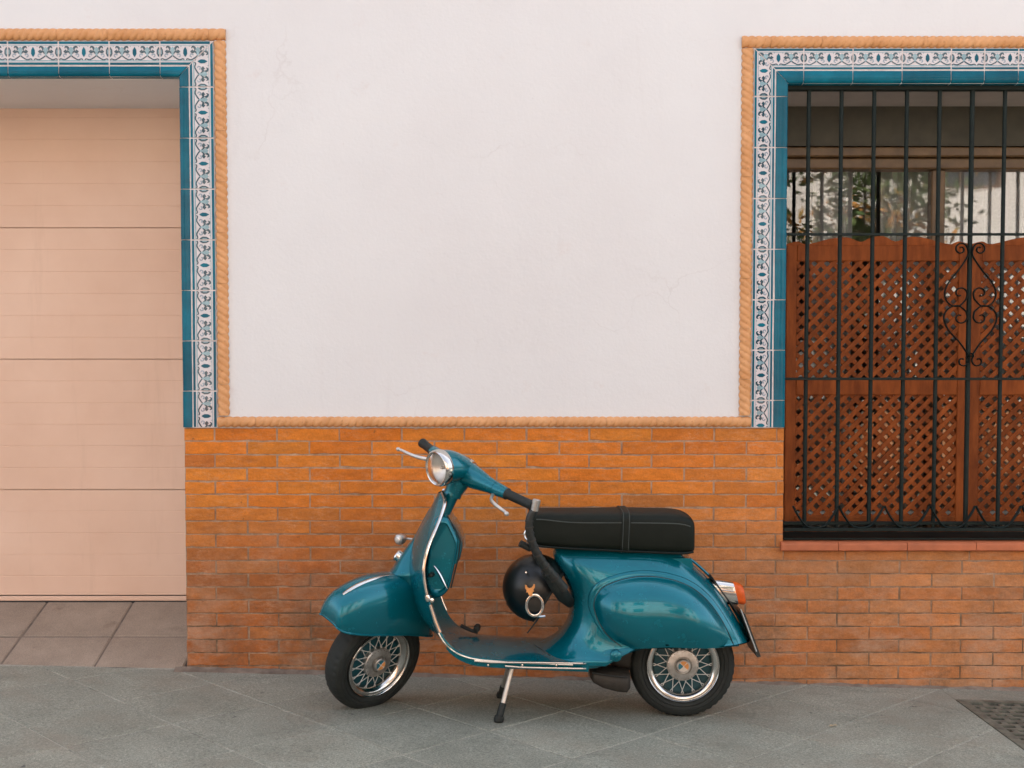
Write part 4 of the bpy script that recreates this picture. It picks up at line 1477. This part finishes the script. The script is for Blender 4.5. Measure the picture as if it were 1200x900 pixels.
mb.tube(P, 0.0045, 6); P = [(x, 2 * YC - y, z) for x, y, z in P]; mb.tube(P, 0.0045, 6); mb.build('seat_piping', M['vinyl'], seat)

# ---- tail lamp and plate
mb = MB()
def tl_ring(u, v, hh, hw, sk=0.0, n=24):
    c = S(u, v)
    out = []
    for k in range(n):
        t = 2 * math.pi * k / n
        y = hw * math.copysign(abs(math.cos(t)) ** 0.55, math.cos(t)); z = hh * math.copysign(abs(math.sin(t)) ** 0.55, math.sin(t))
        out.append((c.x - sk * z, YC + y, c.z + z))
    return out
mb.loft([tl_ring(838, 692, .050, .046, 0.75), tl_ring(846, 692.5, .049, .046, 0.55), tl_ring(857, 693.5, .046, .045, 0.28), tl_ring(860.5, 694, .0445, .0435, 0.25)], 0, True, True, (False, True))
tl = mb.build('tail_lamp', CHR, scooter, 40)
mb = MB(); mb.loft([tl_ring(860, 694, .040, .041, 0.25), tl_ring(864, 694.5, .041, .041, 0.22), tl_ring(868.5, 695.5, .040, .039, 0.18), tl_ring(871, 696, .034, .034, 0.16)], 0, True, True, (False, True)); mb.build('red_lens', M['red_lens'], tl, 50)
mb = MB(); mb.tube([tuple(S(u, v, -0.046)) for u, v in ((843, 691), (860, 693))], 0.0025, 6); mb.build('lamp_crease', M['dull_metal'], tl)
mb = MB(); mb.tube(spline([tuple(S(u, v, -0.03)) for u, v in ((832, 674), (842, 688), (853, 703), (862, 716))], 3), 0.006, 6, squash=(4.5, 0.7)); mb.build('lamp_gasket', M['rubber'], tl)
mb = MB()
a, b, c_, d_ = S(863, 713), S(882, 764), S(886, 763), S(868, 714)
rings = [[(p.x, YC + y, p.z) for p in (a, b, c_, d_)] for y in (-0.09, 0.09)]
mb.loft(rings, 0, False, True, (True, True)); pl = mb.build('number_plate', M['plate'], scooter)
mb = MB(); mb.tube([tuple(S(u, v, -0.091)) for u, v in ((868, 714), (886.5, 763.5))], 0.0026, 6); mb.tube([tuple(S(u, v, 0.091)) for u, v in ((868, 714), (886.5, 763.5))], 0.0026, 6); mb.build('plate_rim', M['dull_metal'], pl)

# ---- wheels
TR = 0.199
def wheel(name, C, M4=None, emblem='quarters'):
    """wheel in the plane y = const with its outer face towards -y; M4 turns it"""
    def fin(mb): return mb.xf(M4) if M4 is not None else mb
    C = Vector(C); ax = (0, -1, 0)
    mb = MB()
    mb.lathe([(0.0, 0.012), (0.070, 0.012), (0.114, 0.004), (0.130, 0.012), (0.134, 0.030), (0.134, -0.03), (0.10, -0.035), (0.0, -0.035)], C, ax, 40)
    w = fin(mb).build(name, M['wheel_disc'], scooter, 40)
    # tyre with tread cut into shoulders
    n = 132
    prof = [(0.136, -0.030), (0.146, -0.040), (0.162, -0.0455), (0.178, -0.0445), (0.1885, -0.039), (0.1915, -0.036), (0.1965, -0.027), (0.1985, -0.016), (0.1993, -0.006), (0.1993, 0.006), (0.1985, 0.016), (0.1965, 0.027), (0.1915, 0.036), (0.1885, 0.039), (0.178, 0.0445), (0.162, 0.0455), (0.150, 0.042), (0.146, 0.040), (0.136, 0.030)]
    tread = {5: 0.8, 6: 1.0, 7: 0.8, 8: 0.0, 9: 0.0, 10: 0.8, 11: 1.0, 12: 0.8}
    rings = []
    for pi_, (r, q) in enumerate(prof):
        ring = []
        for k in range(n):
            t = 2 * math.pi * (k + (0.0 if q < 0 else 1.5)) / n
            cut = (0.0038 * tread.get(pi_, 0)) if k % 3 == 0 else 0.0
            if pi_ in (8, 9): cut = 0.0
            rr = r - cut
            ring.append(C + Vector((rr * math.cos(t), -q, rr * math.sin(t))))
        rings.append(ring)
    mb = MB(); mb.loft(rings, 0, True, True); fin(mb).build('tyre', M['tyre'], w, 30)
    mb = MB()
    for r in (0.1555, 0.1715):
        mb.lathe([(r - 0.0012, 0.0432), (r, 0.0465), (r + 0.0012, 0.0440)], C, ax, 64)
    fin(mb).build('tyre_rib', M['tyre'], w)
    # chrome rim: rolled bead, deep dish
    mb = MB()
    mb.lathe([(0.139, 0.030), (0.1395, 0.040), (0.1365, 0.0445), (0.1335, 0.0425), (0.1325, 0.0380), (0.1285, 0.0395), (0.1200, 0.0360), (0.1110, 0.0260), (0.1060, 0.0150), (0.1050, 0.006)], C, ax, 72)
    fin(mb).build('rim', CHR, w, 60)
    # hub cover
    mb = MB()
    mb.lathe([(0.060, 0.012), (0.0605, 0.030), (0.0575, 0.0345), (0.050, 0.0365), (0.034, 0.0385), (0.0325, 0.034), (0.029, 0.033), (0.027, 0.043), (0.0265, 0.049), (0.0235, 0.0515), (0.0, 0.0515)], C, ax, 48)
    hub = fin(mb).build('hub_cover', M['dull_metal'], w, 30)
    mb = MB()
    for k in range(24):
        t = 2 * math.pi * (k + .5) / 24
        c = C + Vector((0.0545 * math.cos(t), -0.0355, 0.0545 * math.sin(t)))
        mb.lathe([(0.0022, 0.0), (0.0018, 0.0018), (0.0, 0.0022)], c, ax, 6)
    tag(fin(mb).build('spoke_nipples', CHR, w), kind='stuff')
    # spokes, crossed in pairs
    mb = MB()
    N = 16
    for k in range(N):
        for sgn in (1, -1):
            a0 = 2 * math.pi * (k + 0.25 * sgn) / N; a1 = a0 + sgn * 2 * math.pi * 0.85 / N
            p0 = C + Vector((0.056 * math.cos(a0), -0.026 - 0.002 * sgn, 0.056 * math.sin(a0)))
            p1 = C + Vector((0.109 * math.cos(a1), -0.022, 0.109 * math.sin(a1)))
            mb.tube([p0, p1], 0.0017, 5)
    tag(fin(mb).build('wire_spokes', M['spoke'], w), kind='stuff')
    # round badge in quarters on the hub
    mb = MB()
    def sector(a0, a1, r0, r1, m, y=0.0520):
        n_ = 8
        V = [C + Vector((r * math.cos(a0 + (a1 - a0) * i / n_), -y, r * math.sin(a0 + (a1 - a0) * i / n_))) for r in (r0, r1) for i in range(n_ + 1)]
        mb.add(V, [(i, i + 1, i + n_ + 2, i + n_ + 1) for i in range(n_)], m)
    for q, m in ((0, 0), (1, 2), (2, 0), (3, 1)):
        g = 0.10
        a = math.pi / 4 + q * math.pi / 2
        if emblem == 'quarters':
            sector(a + g, a + math.pi / 2 - g, 0.003, 0.0195, (0, 2, 1, 0)[q])
        else:
            sector(a + g, a + math.pi / 2 - g, 0.004, 0.0195, (2, 2, 0, 0)[q])
    sector(0, 2 * math.pi - 1e-4, 0.0, 0.0205, 1, 0.0517)
    fin(mb).build('hub_badge', [M['orange_badge'], M['badge_white'], M['badge_blue']], w)
    return w
rc = at(801, 783.5, YC - 0.05)
rx = rc.x
wheel('rear_wheel', (rx, YC, zg(rx) + TR - 0.002))

# ---- engine, silencer, stand
mb = MB()
rings = []
for x, zt, zb, w0, w1 in ((S(706, 760).x, .27, .20, -0.02, 0.10), (S(720, 760).x, .29, .175, -0.03, 0.13), (S(735, 760).x, .30, .16, -0.03, 0.14), (S(790, 760).x, .29, .15, 0.05, 0.13), (S(815, 760).x, .25, .16, 0.03, 0.12)):
    rings.append([(x, YC + (w0 + w1) / 2 + (w1 - w0) / 2 * math.copysign(abs(math.cos(t)) ** .6, math.cos(t)), (zt + zb) / 2 + (zt - zb) / 2 * math.copysign(abs(math.sin(t)) ** .6, math.sin(t))) for t in (2 * math.pi * k / 20 for k in range(20))])
mb.loft(rings, 0, True, True, (True, True)); mb.build('engine_case', M['grease'], scooter, 50)
mb = MB(); rings = []
for u, v, hh, w in ((691, 788, .012, .05), (694, 789, .024, .07), (705, 792, .034, .075), (722, 795, .040, .075), (733, 796, .040, .072), (737, 795, .030, .06)):
    p = S(u, v, -0.03)
    rings.append([(p.x, p.y + w * math.copysign(abs(math.cos(t)) ** .5, math.cos(t)), p.z + hh * math.copysign(abs(math.sin(t)) ** .5, math.sin(t))) for t in (2 * math.pi * k / 20 for k in range(20))])
mb.loft(rings, 0, True, True, (True, True)); sil = mb.build('silencer', M['grease'], scooter, 50)
mb = MB(); P = [tuple(S(u, v, -0.106)) for u, v in ((694, 788), (706, 790.5), (722, 793), (736, 794))]
mb.tube(P, 0.003, 6); mb.build('seam', M['black_metal'], sil)
mb = MB()
mb.tube([tuple(S(694, 779, 0.02)), tuple(S(700, 786, 0.0)), tuple(S(712, 792, -0.02))], 0.014, 10); mb.build('exhaust_pipe', M['grease'], scooter)

stand = None
def stand_leg(dy, uv, parent, chrome):
    P = [S(u, v, dy * k) for (u, v), k in zip(uv, (0.5, 0.85, 1.0))]
    foot = P[-1].copy(); foot.z = zg(foot.x)
    return P
near_foot = at(584.5, 853, YC - 0.165); near_foot.z = zg(near_foot.x) + 0.012
near_top = S(600, 782, -0.115)
far_top = S(596, 781, 0.115); far_foot = Vector((near_foot.x + 0.005, 2 * YC - near_foot.y, zg(near_foot.x) + 0.012))
mb = MB(); mb.tube([near_top, far_top], 0.012, 10); stand = mb.build('centre_stand', M['black_metal'], scooter)
for tp, ft, mt in ((near_top, near_foot, M['silver']), (far_top, far_foot, M['dull_metal'])):
    k1 = tp.lerp(ft, 0.70)
    mb = MB(); mb.tube([tp, tp.lerp(ft, 0.5), k1], [0.0095, 0.009, 0.009], 10); leg = mb.build('stand_leg', mt, stand)
    mb = MB(); d = (ft - k1)
    mb.tube([k1 - d * 0.05, k1, k1 + d * 0.75, k1 + d * 0.80, ft, ft + Vector((0, 0, -0.008))], [0.0125, 0.013, 0.0135, 0.018, 0.019, 0.017], 12); mb.build('rubber_foot', M['rubber'], stand)
# rear brake pedal on the floor
mb = MB()
P = [tuple(S(u, v, 0.06)) for u, v in ((540, 733), (546, 736), (553, 739), (560, 741))]
mb.tube(P, 0.008, 8, squash=(2.2, .8)); c = S(559, 736, 0.06)
mb.lathe([(0.0, -0.022), (0.012, -0.02), (0.014, 0.0), (0.012, 0.02), (0.0, 0.022)], c, (0.1, 1, 0.1), 12); mb.build('brake_pedal', M['rubber'], scooter)

# ---- front end, built straight ahead and turned about the steering axis
H = S(541, 556)
AX = Vector((math.sin(R(25)), 0, math.cos(R(25))))
TURN = Matrix.Translation(H) @ Matrix.Rotation(R(45), 4, AX) @ Matrix.Translation(-H)
def FB(mb, name, mat, parent=scooter, sharp=45): return mb.xf(TURN).build(name, mat, parent, sharp)
wz = 0.197
wx = H.x - (H.z - (wz + 0.03)) * math.tan(R(25)) - 0.020
FC = Vector((wx, YC, zg(wx) + wz))
# rest the turned wheel on the ground
FW_M = TURN
axle = (TURN.to_3x3() @ Vector((0, -1, 0)))
low = (TURN @ FC).z - TR * math.sqrt(1 - axle.z ** 2)
FC.z += zg((TURN @ FC).x) - low - 0.003
wheel('front_wheel', FC, TURN, 'arch')
# steering column and lower fork
mb = MB()
ct = H - AX * 0.05; cb = H - AX * 0.46
mb.tube([ct, H - AX * 0.1, H - AX * 0.3, cb], [0.030, 0.026, 0.026, 0.028], 16)
FB(mb, 'steering_column', PAINT)
mb = MB()
P = [cb + Vector((0, 0.02, 0.02)), FC + Vector((0.05, 0.06, 0.20)), FC + Vector((0.065, 0.085, 0.10)), FC + Vector((0.05, 0.088, 0.02)), FC + Vector((0.0, 0.085, 0.0))]
mb.tube(spline([tuple(p) for p in P], 4), 0.020, 12)
mb.lathe([(0.0, -0.035), (0.06, -0.034), (0.066, -0.02), (0.066, 0.02), (0.0, 0.03)], FC + Vector((0, 0.06, 0)), (0, 1, 0), 24)
FB(mb, 'fork', M['black_metal'])
# fender
FS = [  # x, top z, bottom z, half width  (from the wheel centre); the front is an open cut edge
    (-0.213, 0.228, 0.224, 0.050), (-0.2135, 0.245, 0.223, 0.058), (-0.208, 0.272, 0.218, 0.067), (-0.197, 0.299, 0.211, 0.074), (-0.177, 0.320, 0.203, 0.082), (-0.135, 0.339, 0.190, 0.090), (-0.080, 0.352, 0.175, 0.097),
    (-0.010, 0.356, 0.157, 0.100), (0.065, 0.346, 0.137, 0.099), (0.130, 0.320, 0.113, 0.094), (0.185, 0.280, 0.088, 0.084), (0.222, 0.228, 0.070, 0.066), (0.238, 0.170, 0.068, 0.040), (0.243, 0.120, 0.080, 0.014)]
FSX = spline(FS, 4)
def fend_ring(x, zt, zb, w, n=28):
    out = []
    for k in range(n + 1):
        t = math.pi * k / n
        c, s = math.cos(t), math.sin(t)
        y = w * math.copysign(abs(c) ** (2 / 2.9), c)
        z = zb + (zt - zb) * abs(s) ** (2 / 2.1)
        out.append(FC + Vector((x, -y, z)))
    return out
mb = MB(); rings = [fend_ring(*q) for q in FSX]
mb.loft(rings, 0, True, False)
mb.loft([[FC + (p - FC) * 0.985 for p in r] for r in rings][::-1], 0, True, False)
fend = FB(mb, 'front_fender', PAINT, scooter, 60)
mb = MB(); 
for side in (0, -1):
    pa = [r[side] for r in rings]
    mb.tube(pa, 0.004, 6)
mb.tube(rings[0], 0.004, 6)
FB(mb, 'fender_edge', PAINT, fend)
# chrome crest strip
mb = MB(); P = []; rr = []
for q in FSX:
    if -0.172 < q[0] < 0.06:
        P.append(FC + Vector((q[0], -0.012, q[1] + 0.0005))); 
nP = len(P)
rr = [0.002 + 0.009 * math.sin(math.pi * min(1, (i + 0.6) / nP)) ** 0.6 * (1 - 0.55 * i / nP) for i in range(nP)]
mb.tube(P, rr, 8, squash=(1.0, 0.55)); FB(mb, 'fender_crest', CHR, fend)

# headset
mb = MB()
hl = H + Vector((-0.108, 0, 0.046))
def hring(c, ry, rz, d=Vector((-1, 0, 0)), n=32):
    return [c + Vector((0, ry * math.cos(t), rz * math.sin(t))) for t in (2 * math.pi * k / n for k in range(n))]
rings = [hring(hl + Vector((0.006, 0, 0)), .0640, .0640), hring(hl + Vector((0.03, 0, -.001)), .0655, .0650), hring(hl + Vector((0.06, 0, -.004)), .0630, .0610), hring(hl + Vector((0.095, 0, -.012)), .0590, .0530),
         hring(hl + Vector((0.13, 0, -.022)), .050, .0430), hring(hl + Vector((0.16, 0, -.031)), .038, .0310), hring(hl + Vector((0.178, 0, -.036)), .022, .018), hring(hl + Vector((0.184, 0, -.037)), .006, .005)]
mb.loft(rings, 0, True, True, (False, True))
def arm_pt(y): 
    a = abs(y) / 0.345
    return H + Vector((0.004 + 0.052 * a ** 1.4, y, 0.012 - 0.010 * a))
for sg in (-1, 1):
    ys = [0.0, 0.045, 0.09, 0.13, 0.172]
    mb.tube([arm_pt(sg * y) for y in ys], [0.048, 0.0465, 0.039, 0.031, 0.0255], 20)
# neck
mb.tube([H + Vector((0.004, 0, 0.01)), H - AX * 0.03, H - AX * 0.06, H - AX * 0.078], [0.048, 0.045, 0.037, 0.034], 24)
head = FB(mb, 'handlebar_headset', PAINT, scooter, 60)
mb = MB(); mb.tube([H - AX * 0.076, H - AX * 0.088], 0.0355, 24); FB(mb, 'headset_collar', PAINT, head)
for sg in (-1, 1):
    mb = MB(); mb.tube([arm_pt(sg * y) for y in (0.1735, 0.20, 0.226)], [0.0262, 0.0245, 0.0215], 18); FB(mb, 'twist_sleeve', PAINT, head)
    mb = MB(); ys = [0.224, 0.227, 0.230, 0.236, 0.28, 0.33, 0.338, 0.345, 0.348]
    if sg > 0: ys = [0.224 + (y - 0.224) * 0.80 for y in ys]
    mb.tube([arm_pt(sg * y) for y in ys], [0.018, 0.0225, 0.0225, 0.0178, 0.0175, 0.0175, 0.0195, 0.0195, 0.012], 18); FB(mb, 'grip', M['rubber'], head)
    P = [H + Vector(p) for p in ((0.002, sg * 0.185, -0.012), (-0.020, sg * 0.205, -0.010), (-0.036, sg * 0.225, -0.009), (-0.046, sg * 0.255, -0.009), (-0.050, sg * 0.290, -0.010), (-0.052, sg * 0.320, -0.011), (-0.056, sg * 0.335, -0.012))]
    mb = MB(); Q = spline([tuple(p) for p in P], 4); n_ = len(Q)
    mb.tube(Q, [0.0085 - 0.003 * i / n_ for i in range(n_)], 8, squash=(0.8, 1.0)); 
    mb.lathe([(0.0, -0.009), (0.007, -0.006), (0.0088, 0), (0.007, 0.006), (0, 0.009)], P[-1], (0, 1, 0), 10)
    FB(mb, 'brake_lever' if sg > 0 else 'clutch_lever', M['silver'], head)
mb = MB(); mb.lathe([(0.0642, -0.004), (0.0685, 0.0), (0.0698, 0.010), (0.0690, 0.022), (0.0665, 0.030), (0.0625, 0.0325), (0.0590, 0.031), (0.0590, 0.020)], hl + Vector((0.012, 0, 0)), (-1, 0, 0), 48)
FB(mb, 'headlamp_rim', CHR, head)
mb = MB(); mb.lathe([(0.0, -0.034), (0.02, -0.031), (0.04, -0.018), (0.0585, 0.004)], hl, (-1, 0, 0), 32); FB(mb, 'reflector', M['reflector'], head)
mb = MB(); mb.lathe([(0.0, -0.03), (0.006, -0.028), (0.008, -0.012), (0.006, -0.004), (0.0, -0.002)], hl, (-1, 0, 0), 12); FB(mb, 'bulb', M['badge_white'], head)
mb = MB(); mb.lathe([(0.0, 0.0315), (0.02, 0.0300), (0.04, 0.0255), (0.0588, 0.0150), (0.0588, 0.0125), (0.04, 0.0230), (0.02, 0.0275), (0.0, 0.0290)], hl, (-1, 0, 0), 40); FB(mb, 'lamp_glass', M['lamp_glass'], head)
sp = H + Vector((0.012, 0, 0.058)); sa = Vector((0.30, 0, 1)).normalized()
mb = MB(); mb.lathe([(0.034, -0.016), (0.036, 0.0), (0.034, 0.006), (0.028, 0.008), (0.0, 0.009)], sp, sa, 28); FB(mb, 'speedometer', CHR, head)

# ================================================================== things hanging on the scooter
# black open-face helmet below the seat nose
hc = at(628, 688, YC - 0.02)
hel = thing('helmet', (hc.x, hc.y, hc.z - 0.12), 'black open face helmet hanging below the front of the scooter seat', 'helmet')
HR = 0.124
hax = Vector((0.80, -0.12, -0.50)).normalized()     # the opening faces back and down
hs_ = Vector((0, 1, 0)); hs_ = (hs_ - hax * hs_.dot(hax)).normalized(); ht_ = hax.cross(hs_)
def hel_pt(th, ph, k=1.0):
    """th from the crown (0) down to the opening"""
    r = HR * k
    q = -hax * math.cos(th) * r * 1.02 + (hs_ * math.cos(ph) * 0.93 + ht_ * math.sin(ph) * 1.02) * math.sin(th) * r
    return hc + q
mb = MB(); rings = []
for i in range(1, 19):
    th = R(118) * i / 18
    rings.append([hel_pt(th, 2 * math.pi * k / 36) for k in range(36)])
mb.loft(rings, 0, True, True, (True, False))
shell = mb.build('shell', M['helmet'], hel, 60)
mb = MB(); mb.tube([hel_pt(R(118), 2 * math.pi * k / 36, 0.985) for k in range(36)], 0.006, 8, closed=True); mb.build('edge_trim', M['rubber'], hel)
mb = MB(); rings = [[hel_pt(R(118), 2 * math.pi * k / 36, 0.97) for k in range(36)], [hel_pt(R(110), 2 * math.pi * k / 36, 0.80) for k in range(36)], [hel_pt(R(80), 2 * math.pi * k / 36, 0.74) for k in range(36)], [hel_pt(R(30), 2 * math.pi * k / 36, 0.72) for k in range(36)]]
mb.loft(rings, 0, True, True, (False, True)); mb.build('lining', M['helmet_pad'], hel, 60)
# glossy centre band and a smoked visor
mb = MB(); rings = []
for ph0 in (R(250), R(262), R(274)):
    rings.append([hel_pt(R(20 + 98 * i / 16), ph0, 1.012) for i in range(17)])
def surf(ths, phs, k): return [[hel_pt(R(a), R(p), k) for a in ths] for p in phs]
mb.loft(surf(list(range(62, 119, 7)), list(range(150, 331, 12)), 1.02), 0, True, False); mb.build('visor', M['visor'], hel, 60)
ring_c = at(626.5, 709.5, YC - 0.142)
mb = MB(); mb.tube([at(626.5 + 9.6 * math.cos(t), 709.5 + 12.2 * math.sin(t), YC - 0.140) for t in (2 * math.pi * k / 28 for k in range(28))], 0.0062, 8, closed=True, squash=(0.7, 1)); mb.build('badge_ring', CHR, hel)
mb = MB(); mb.lathe([(0.0, -0.004), (0.026, -0.003), (0.028, 0.012), (0.028, 0.06)], ring_c + Vector((0, 0.008, 0)), (0, 1, 0), 24); mb.build('badge_boss', M['helmet'], hel)
# bull's head mark above the ring
mb = MB()
BULL = [(615.2, 685.5), (617.2, 686), (618, 688.3), (620, 689.4), (623, 688.8), (624.6, 686.4), (625.4, 684.5), (627, 685), (626.8, 688.6), (625, 691.2), (626, 693), (624.4, 693.6), (624, 697), (622.6, 698.6), (620.8, 698.6), (619.6, 697), (618.6, 694.2), (616.6, 694.4), (617.2, 692), (615.4, 689.4)]
f_ = [at(u, v, YC - 0.148) for u, v in BULL]; b_ = [p + Vector((0, 0.004, 0)) for p in f_]
n_ = len(f_)
mb.loft([b_, f_], 0, False, True, (False, True)); mb.build('badge_mark', M['orange_badge'], hel)
mb = MB(); mb.tube(spline([tuple(at(u, v, YC - 0.135)) for u, v in ((626, 721), (633, 722.5), (639, 722))], 4), 0.005, 6); mb.build('buckle', CHR, hel)
mb = MB(); mb.tube(spline([tuple(at(u, v, YC - 0.13)) for u, v in ((632, 722), (627, 730), (621, 738), (618, 742))], 4), [0.008] * 4 + [0.005] * 9, 6, squash=(1, .5)); mb.build('chin_strap', M['rubber'], hel)
mb = MB()
for u, v in ((616.5, 671),):
    c = at(u, v, YC - 0.133); mb.lathe([(0.0, -0.005), (0.004, -0.004), (0.005, 0.0), (0.005, 0.03)], c, (0, 1, 0), 10)
mb.build('stud', CHR, hel)

# steel bar lock from the grip end down under the seat
lk0 = TURN @ arm_pt(-0.352)
lock = thing('scooter_lock', (lk0.x, lk0.y, lk0.z - 0.3), 'black curved anti theft lock from the left grip end to under the seat', 'lock')
PL = [(626.5, 597, -0.285), (621, 606, -0.285), (620, 618, -0.28), (622, 630, -0.27), (627, 644, -0.255), (634, 657, -0.235), (642, 668, -0.215), (651, 679, -0.19), (660, 690, -0.165)]
LP = spline([tuple(S(u, v, d)) for u, v, d in PL], 5); n_ = len(LP)
mb = MB(); mb.tube(LP, [0.0125 + 0.009 * (i / n_) ** 1.5 for i in range(n_)], 12); mb.build('shackle', M['black_metal'], lock)
for i in range(7, n_ - 6, 3):
    d = (Vector(LP[i + 1]) - Vector(LP[i - 1])).normalized()
    r = 0.0125 + 0.009 * (i / n_) ** 1.5
    mb = MB(); mb.lathe([(r - 0.001, -0.004), (r + 0.0016, -0.003), (r + 0.0016, 0.003), (r - 0.001, 0.004)], LP[i], d, 14); mb.build('collar', M['black_metal'] if i % 2 else M['grease'], lock)
mb = MB(); c = S(627.5, 592.5, -0.285); d = Vector((0.22, 0, 1)).normalized()
mb.lathe([(0.0, -0.02), (0.0135, -0.019), (0.0145, 0.008), (0.015, 0.010), (0.015, 0.020), (0.0125, 0.0225), (0.0, 0.0225)], c, d, 20); mb.build('lock_cylinder', M['dull_metal'], lock)
mb = MB(); c0, c1 = S(609.5, 636.5, -0.25), S(622, 643, -0.24); mb.tube([c0, c0.lerp(c1, .5), c1], 0.0125, 14); mb.build('lock_stub', M['rubber'], lock)
mb = MB(); mb.tube(spline([tuple(S(u, v, -0.20)) for u, v in ((617, 620), (614.5, 626), (616, 631), (619, 633))], 4), 0.003, 6); mb.build('bag_hook', CHR, scooter)
# lower sleeve that carries the lock into the frame
mb = MB(); P = [tuple(S(u, v, d)) for u, v, d in ((640, 668, -0.20), (652, 686, -0.17), (660, 698, -0.13), (668, 706, -0.06))]
mb.tube(P, [0.022, 0.026, 0.026, 0.02], 14); mb.build('lock_sleeve', M['rubber'], lock)

# ================================================================== across the street (seen in reflections)
def leaf_litter(x, y, a, s, label):
    mb = MB(); z = zg(x) + 0.003
    V = [(-1, 0, 0.004), (-.5, .35, .010), (0, .42, .004), (.6, .25, .012), (1, 0, .003), (.6, -.3, .006), (0, -.45, .011), (-.5, -.3, .004)]
    mb.add([(x + s * (p[0] * math.cos(a) - p[1] * math.sin(a)), y + s * (p[0] * math.sin(a) + p[1] * math.cos(a)), z + p[2] * 0.6) for p in V], [(0, 1, 2, 6, 7), (2, 3, 5, 6), (3, 4, 5)])
    o = mb.build('dry_leaf', M['dry_leaf']); tag(o, label, 'leaf')
gp = lambda u, v: CAM_Y + FPX * CAM_Z / (v - 440)
leaf_litter((981 - 600) / 1400 * (gp(0, 851) + 5), gp(0, 851), 0.2, 0.017, 'small pale dry leaf lying on the pavement right of the rear wheel')

tag(sheet('far_pavement', -60, 60, -9.4, -7.6, -0.01, None).build('far_pavement', M['paving']), kind='structure')
opp = thing('house', (0, -9.4, 0), 'white house on the other side of the street, mirrored in the window', 'house')
FY = -9.4
def opp_house():
    mb = MB(); x0, x1, h = -9.5, 10.5, 5.6
    xs = [x0]; wins = []
    for k in range(7):
        c = -8 + 2.75 * k
        wins.append((c - 0.55, c + 0.55))
    prev = x0
    for a, b in wins:
        mb.box(prev, a, FY - 0.3, FY, 0.9, h); prev = b
        for z0, z1 in ((0.9, 1.1), (2.3, 3.7), (5.0, h)): mb.box(a, b, FY - 0.3, FY, z0, z1)
    mb.box(prev, x1, FY - 0.3, FY, 0.9, h)
    mb.build('wall', M['opp_wall'], opp)
    MB().box(x0, x1, FY - 0.3, FY + 0.01, -0.4, 0.9).build('brick_base', M['opp_base'], opp)
    MB().box(x0 - 0.2, x1 + 0.2, FY - 5, FY + 0.25, h, h + 0.2, 0, 0.03).build('roof', M['opp_base'], opp)
    for a, b in wins:
        for z0, z1 in ((1.1, 2.3), (3.7, 5.0)):
            f = MB(); t = 0.06
            f.box(a, a + t, FY - 0.15, FY - 0.08, z0, z1); f.box(b - t, b, FY - 0.15, FY - 0.08, z0, z1); f.box(a + t, b - t, FY - 0.15, FY - 0.08, z1 - t, z1); f.box(a + t, b - t, FY - 0.15, FY - 0.08, z0, z0 + t); f.box((a + b) / 2 - .03, (a + b) / 2 + .03, FY - 0.148, FY - 0.082, z0 + t, z1 - t)
            w = f.build('window', M['opp_frame'], opp)
            MB().box(a + t, b - t, FY - 0.13, FY - 0.12, z0 + t, z1 - t).build('pane', M['opp_glass'], w)
opp_house()
def tree(x, y, h, rad, seed, label):
    rnd = random.Random(seed)
    t = thing('street_tree', (x, y, zg(x)), label, 'tree', 'trees across the street')
    mb = MB()
    top = Vector((x + 0.1, y, h * 0.55))
    mb.tube(spline([(x, y, zg(x) - 0.05), (x + 0.03, y, h * 0.2), (x - 0.03, y + 0.03, h * 0.4), tuple(top)], 4), [0.14 - 0.07 * i / 12 for i in range(13)], 10)
    tips = []
    for k in range(8):
        a = 2 * math.pi * k / 8 + rnd.uniform(-.3, .3)
        e = Vector((x + math.cos(a) * rad * 0.7, y + math.sin(a) * rad * 0.7, h * rnd.uniform(0.6, 0.92)))
        s0 = Vector((x, y, h * rnd.uniform(0.36, 0.52)))
        m_ = s0.lerp(e, 0.5) + Vector((0, 0, 0.15))
        mb.tube(spline([tuple(s0), tuple(m_), tuple(e)], 4), [0.05 - 0.04 * i / 8 for i in range(9)], 6)
        tips.append(e); tips.append(m_)
    mb.build('trunk', M['bark'], t)
    V, F = [], []
    for _ in range(3800):
        c = rnd.choice(tips) + Vector((rnd.gauss(0, .34), rnd.gauss(0, .34), rnd.gauss(0, .30))) * rad * 0.62
        s = rnd.uniform(0.04, 0.085)
        a = Vector((rnd.gauss(0, 1), rnd.gauss(0, 1), rnd.gauss(0, .6))).normalized(); b = a.orthogonal().normalized()
        o = len(V)
        V += [c - a * s, c + b * s * 0.45, c + a * s, c - b * s * 0.45]; F.append((o, o + 1, o + 2, o + 3))
    mb = MB(); mb.add(V, F); mb.build('crown', M['leaf'], t)
tree(4.1, -8.6, 4.3, 1.25, 1, 'green and orange street tree across the road, mirrored in the left window pane')
tree(-4.6, -8.6, 4.6, 1.3, 2, 'green street tree across the road, behind the viewer on the garage side')
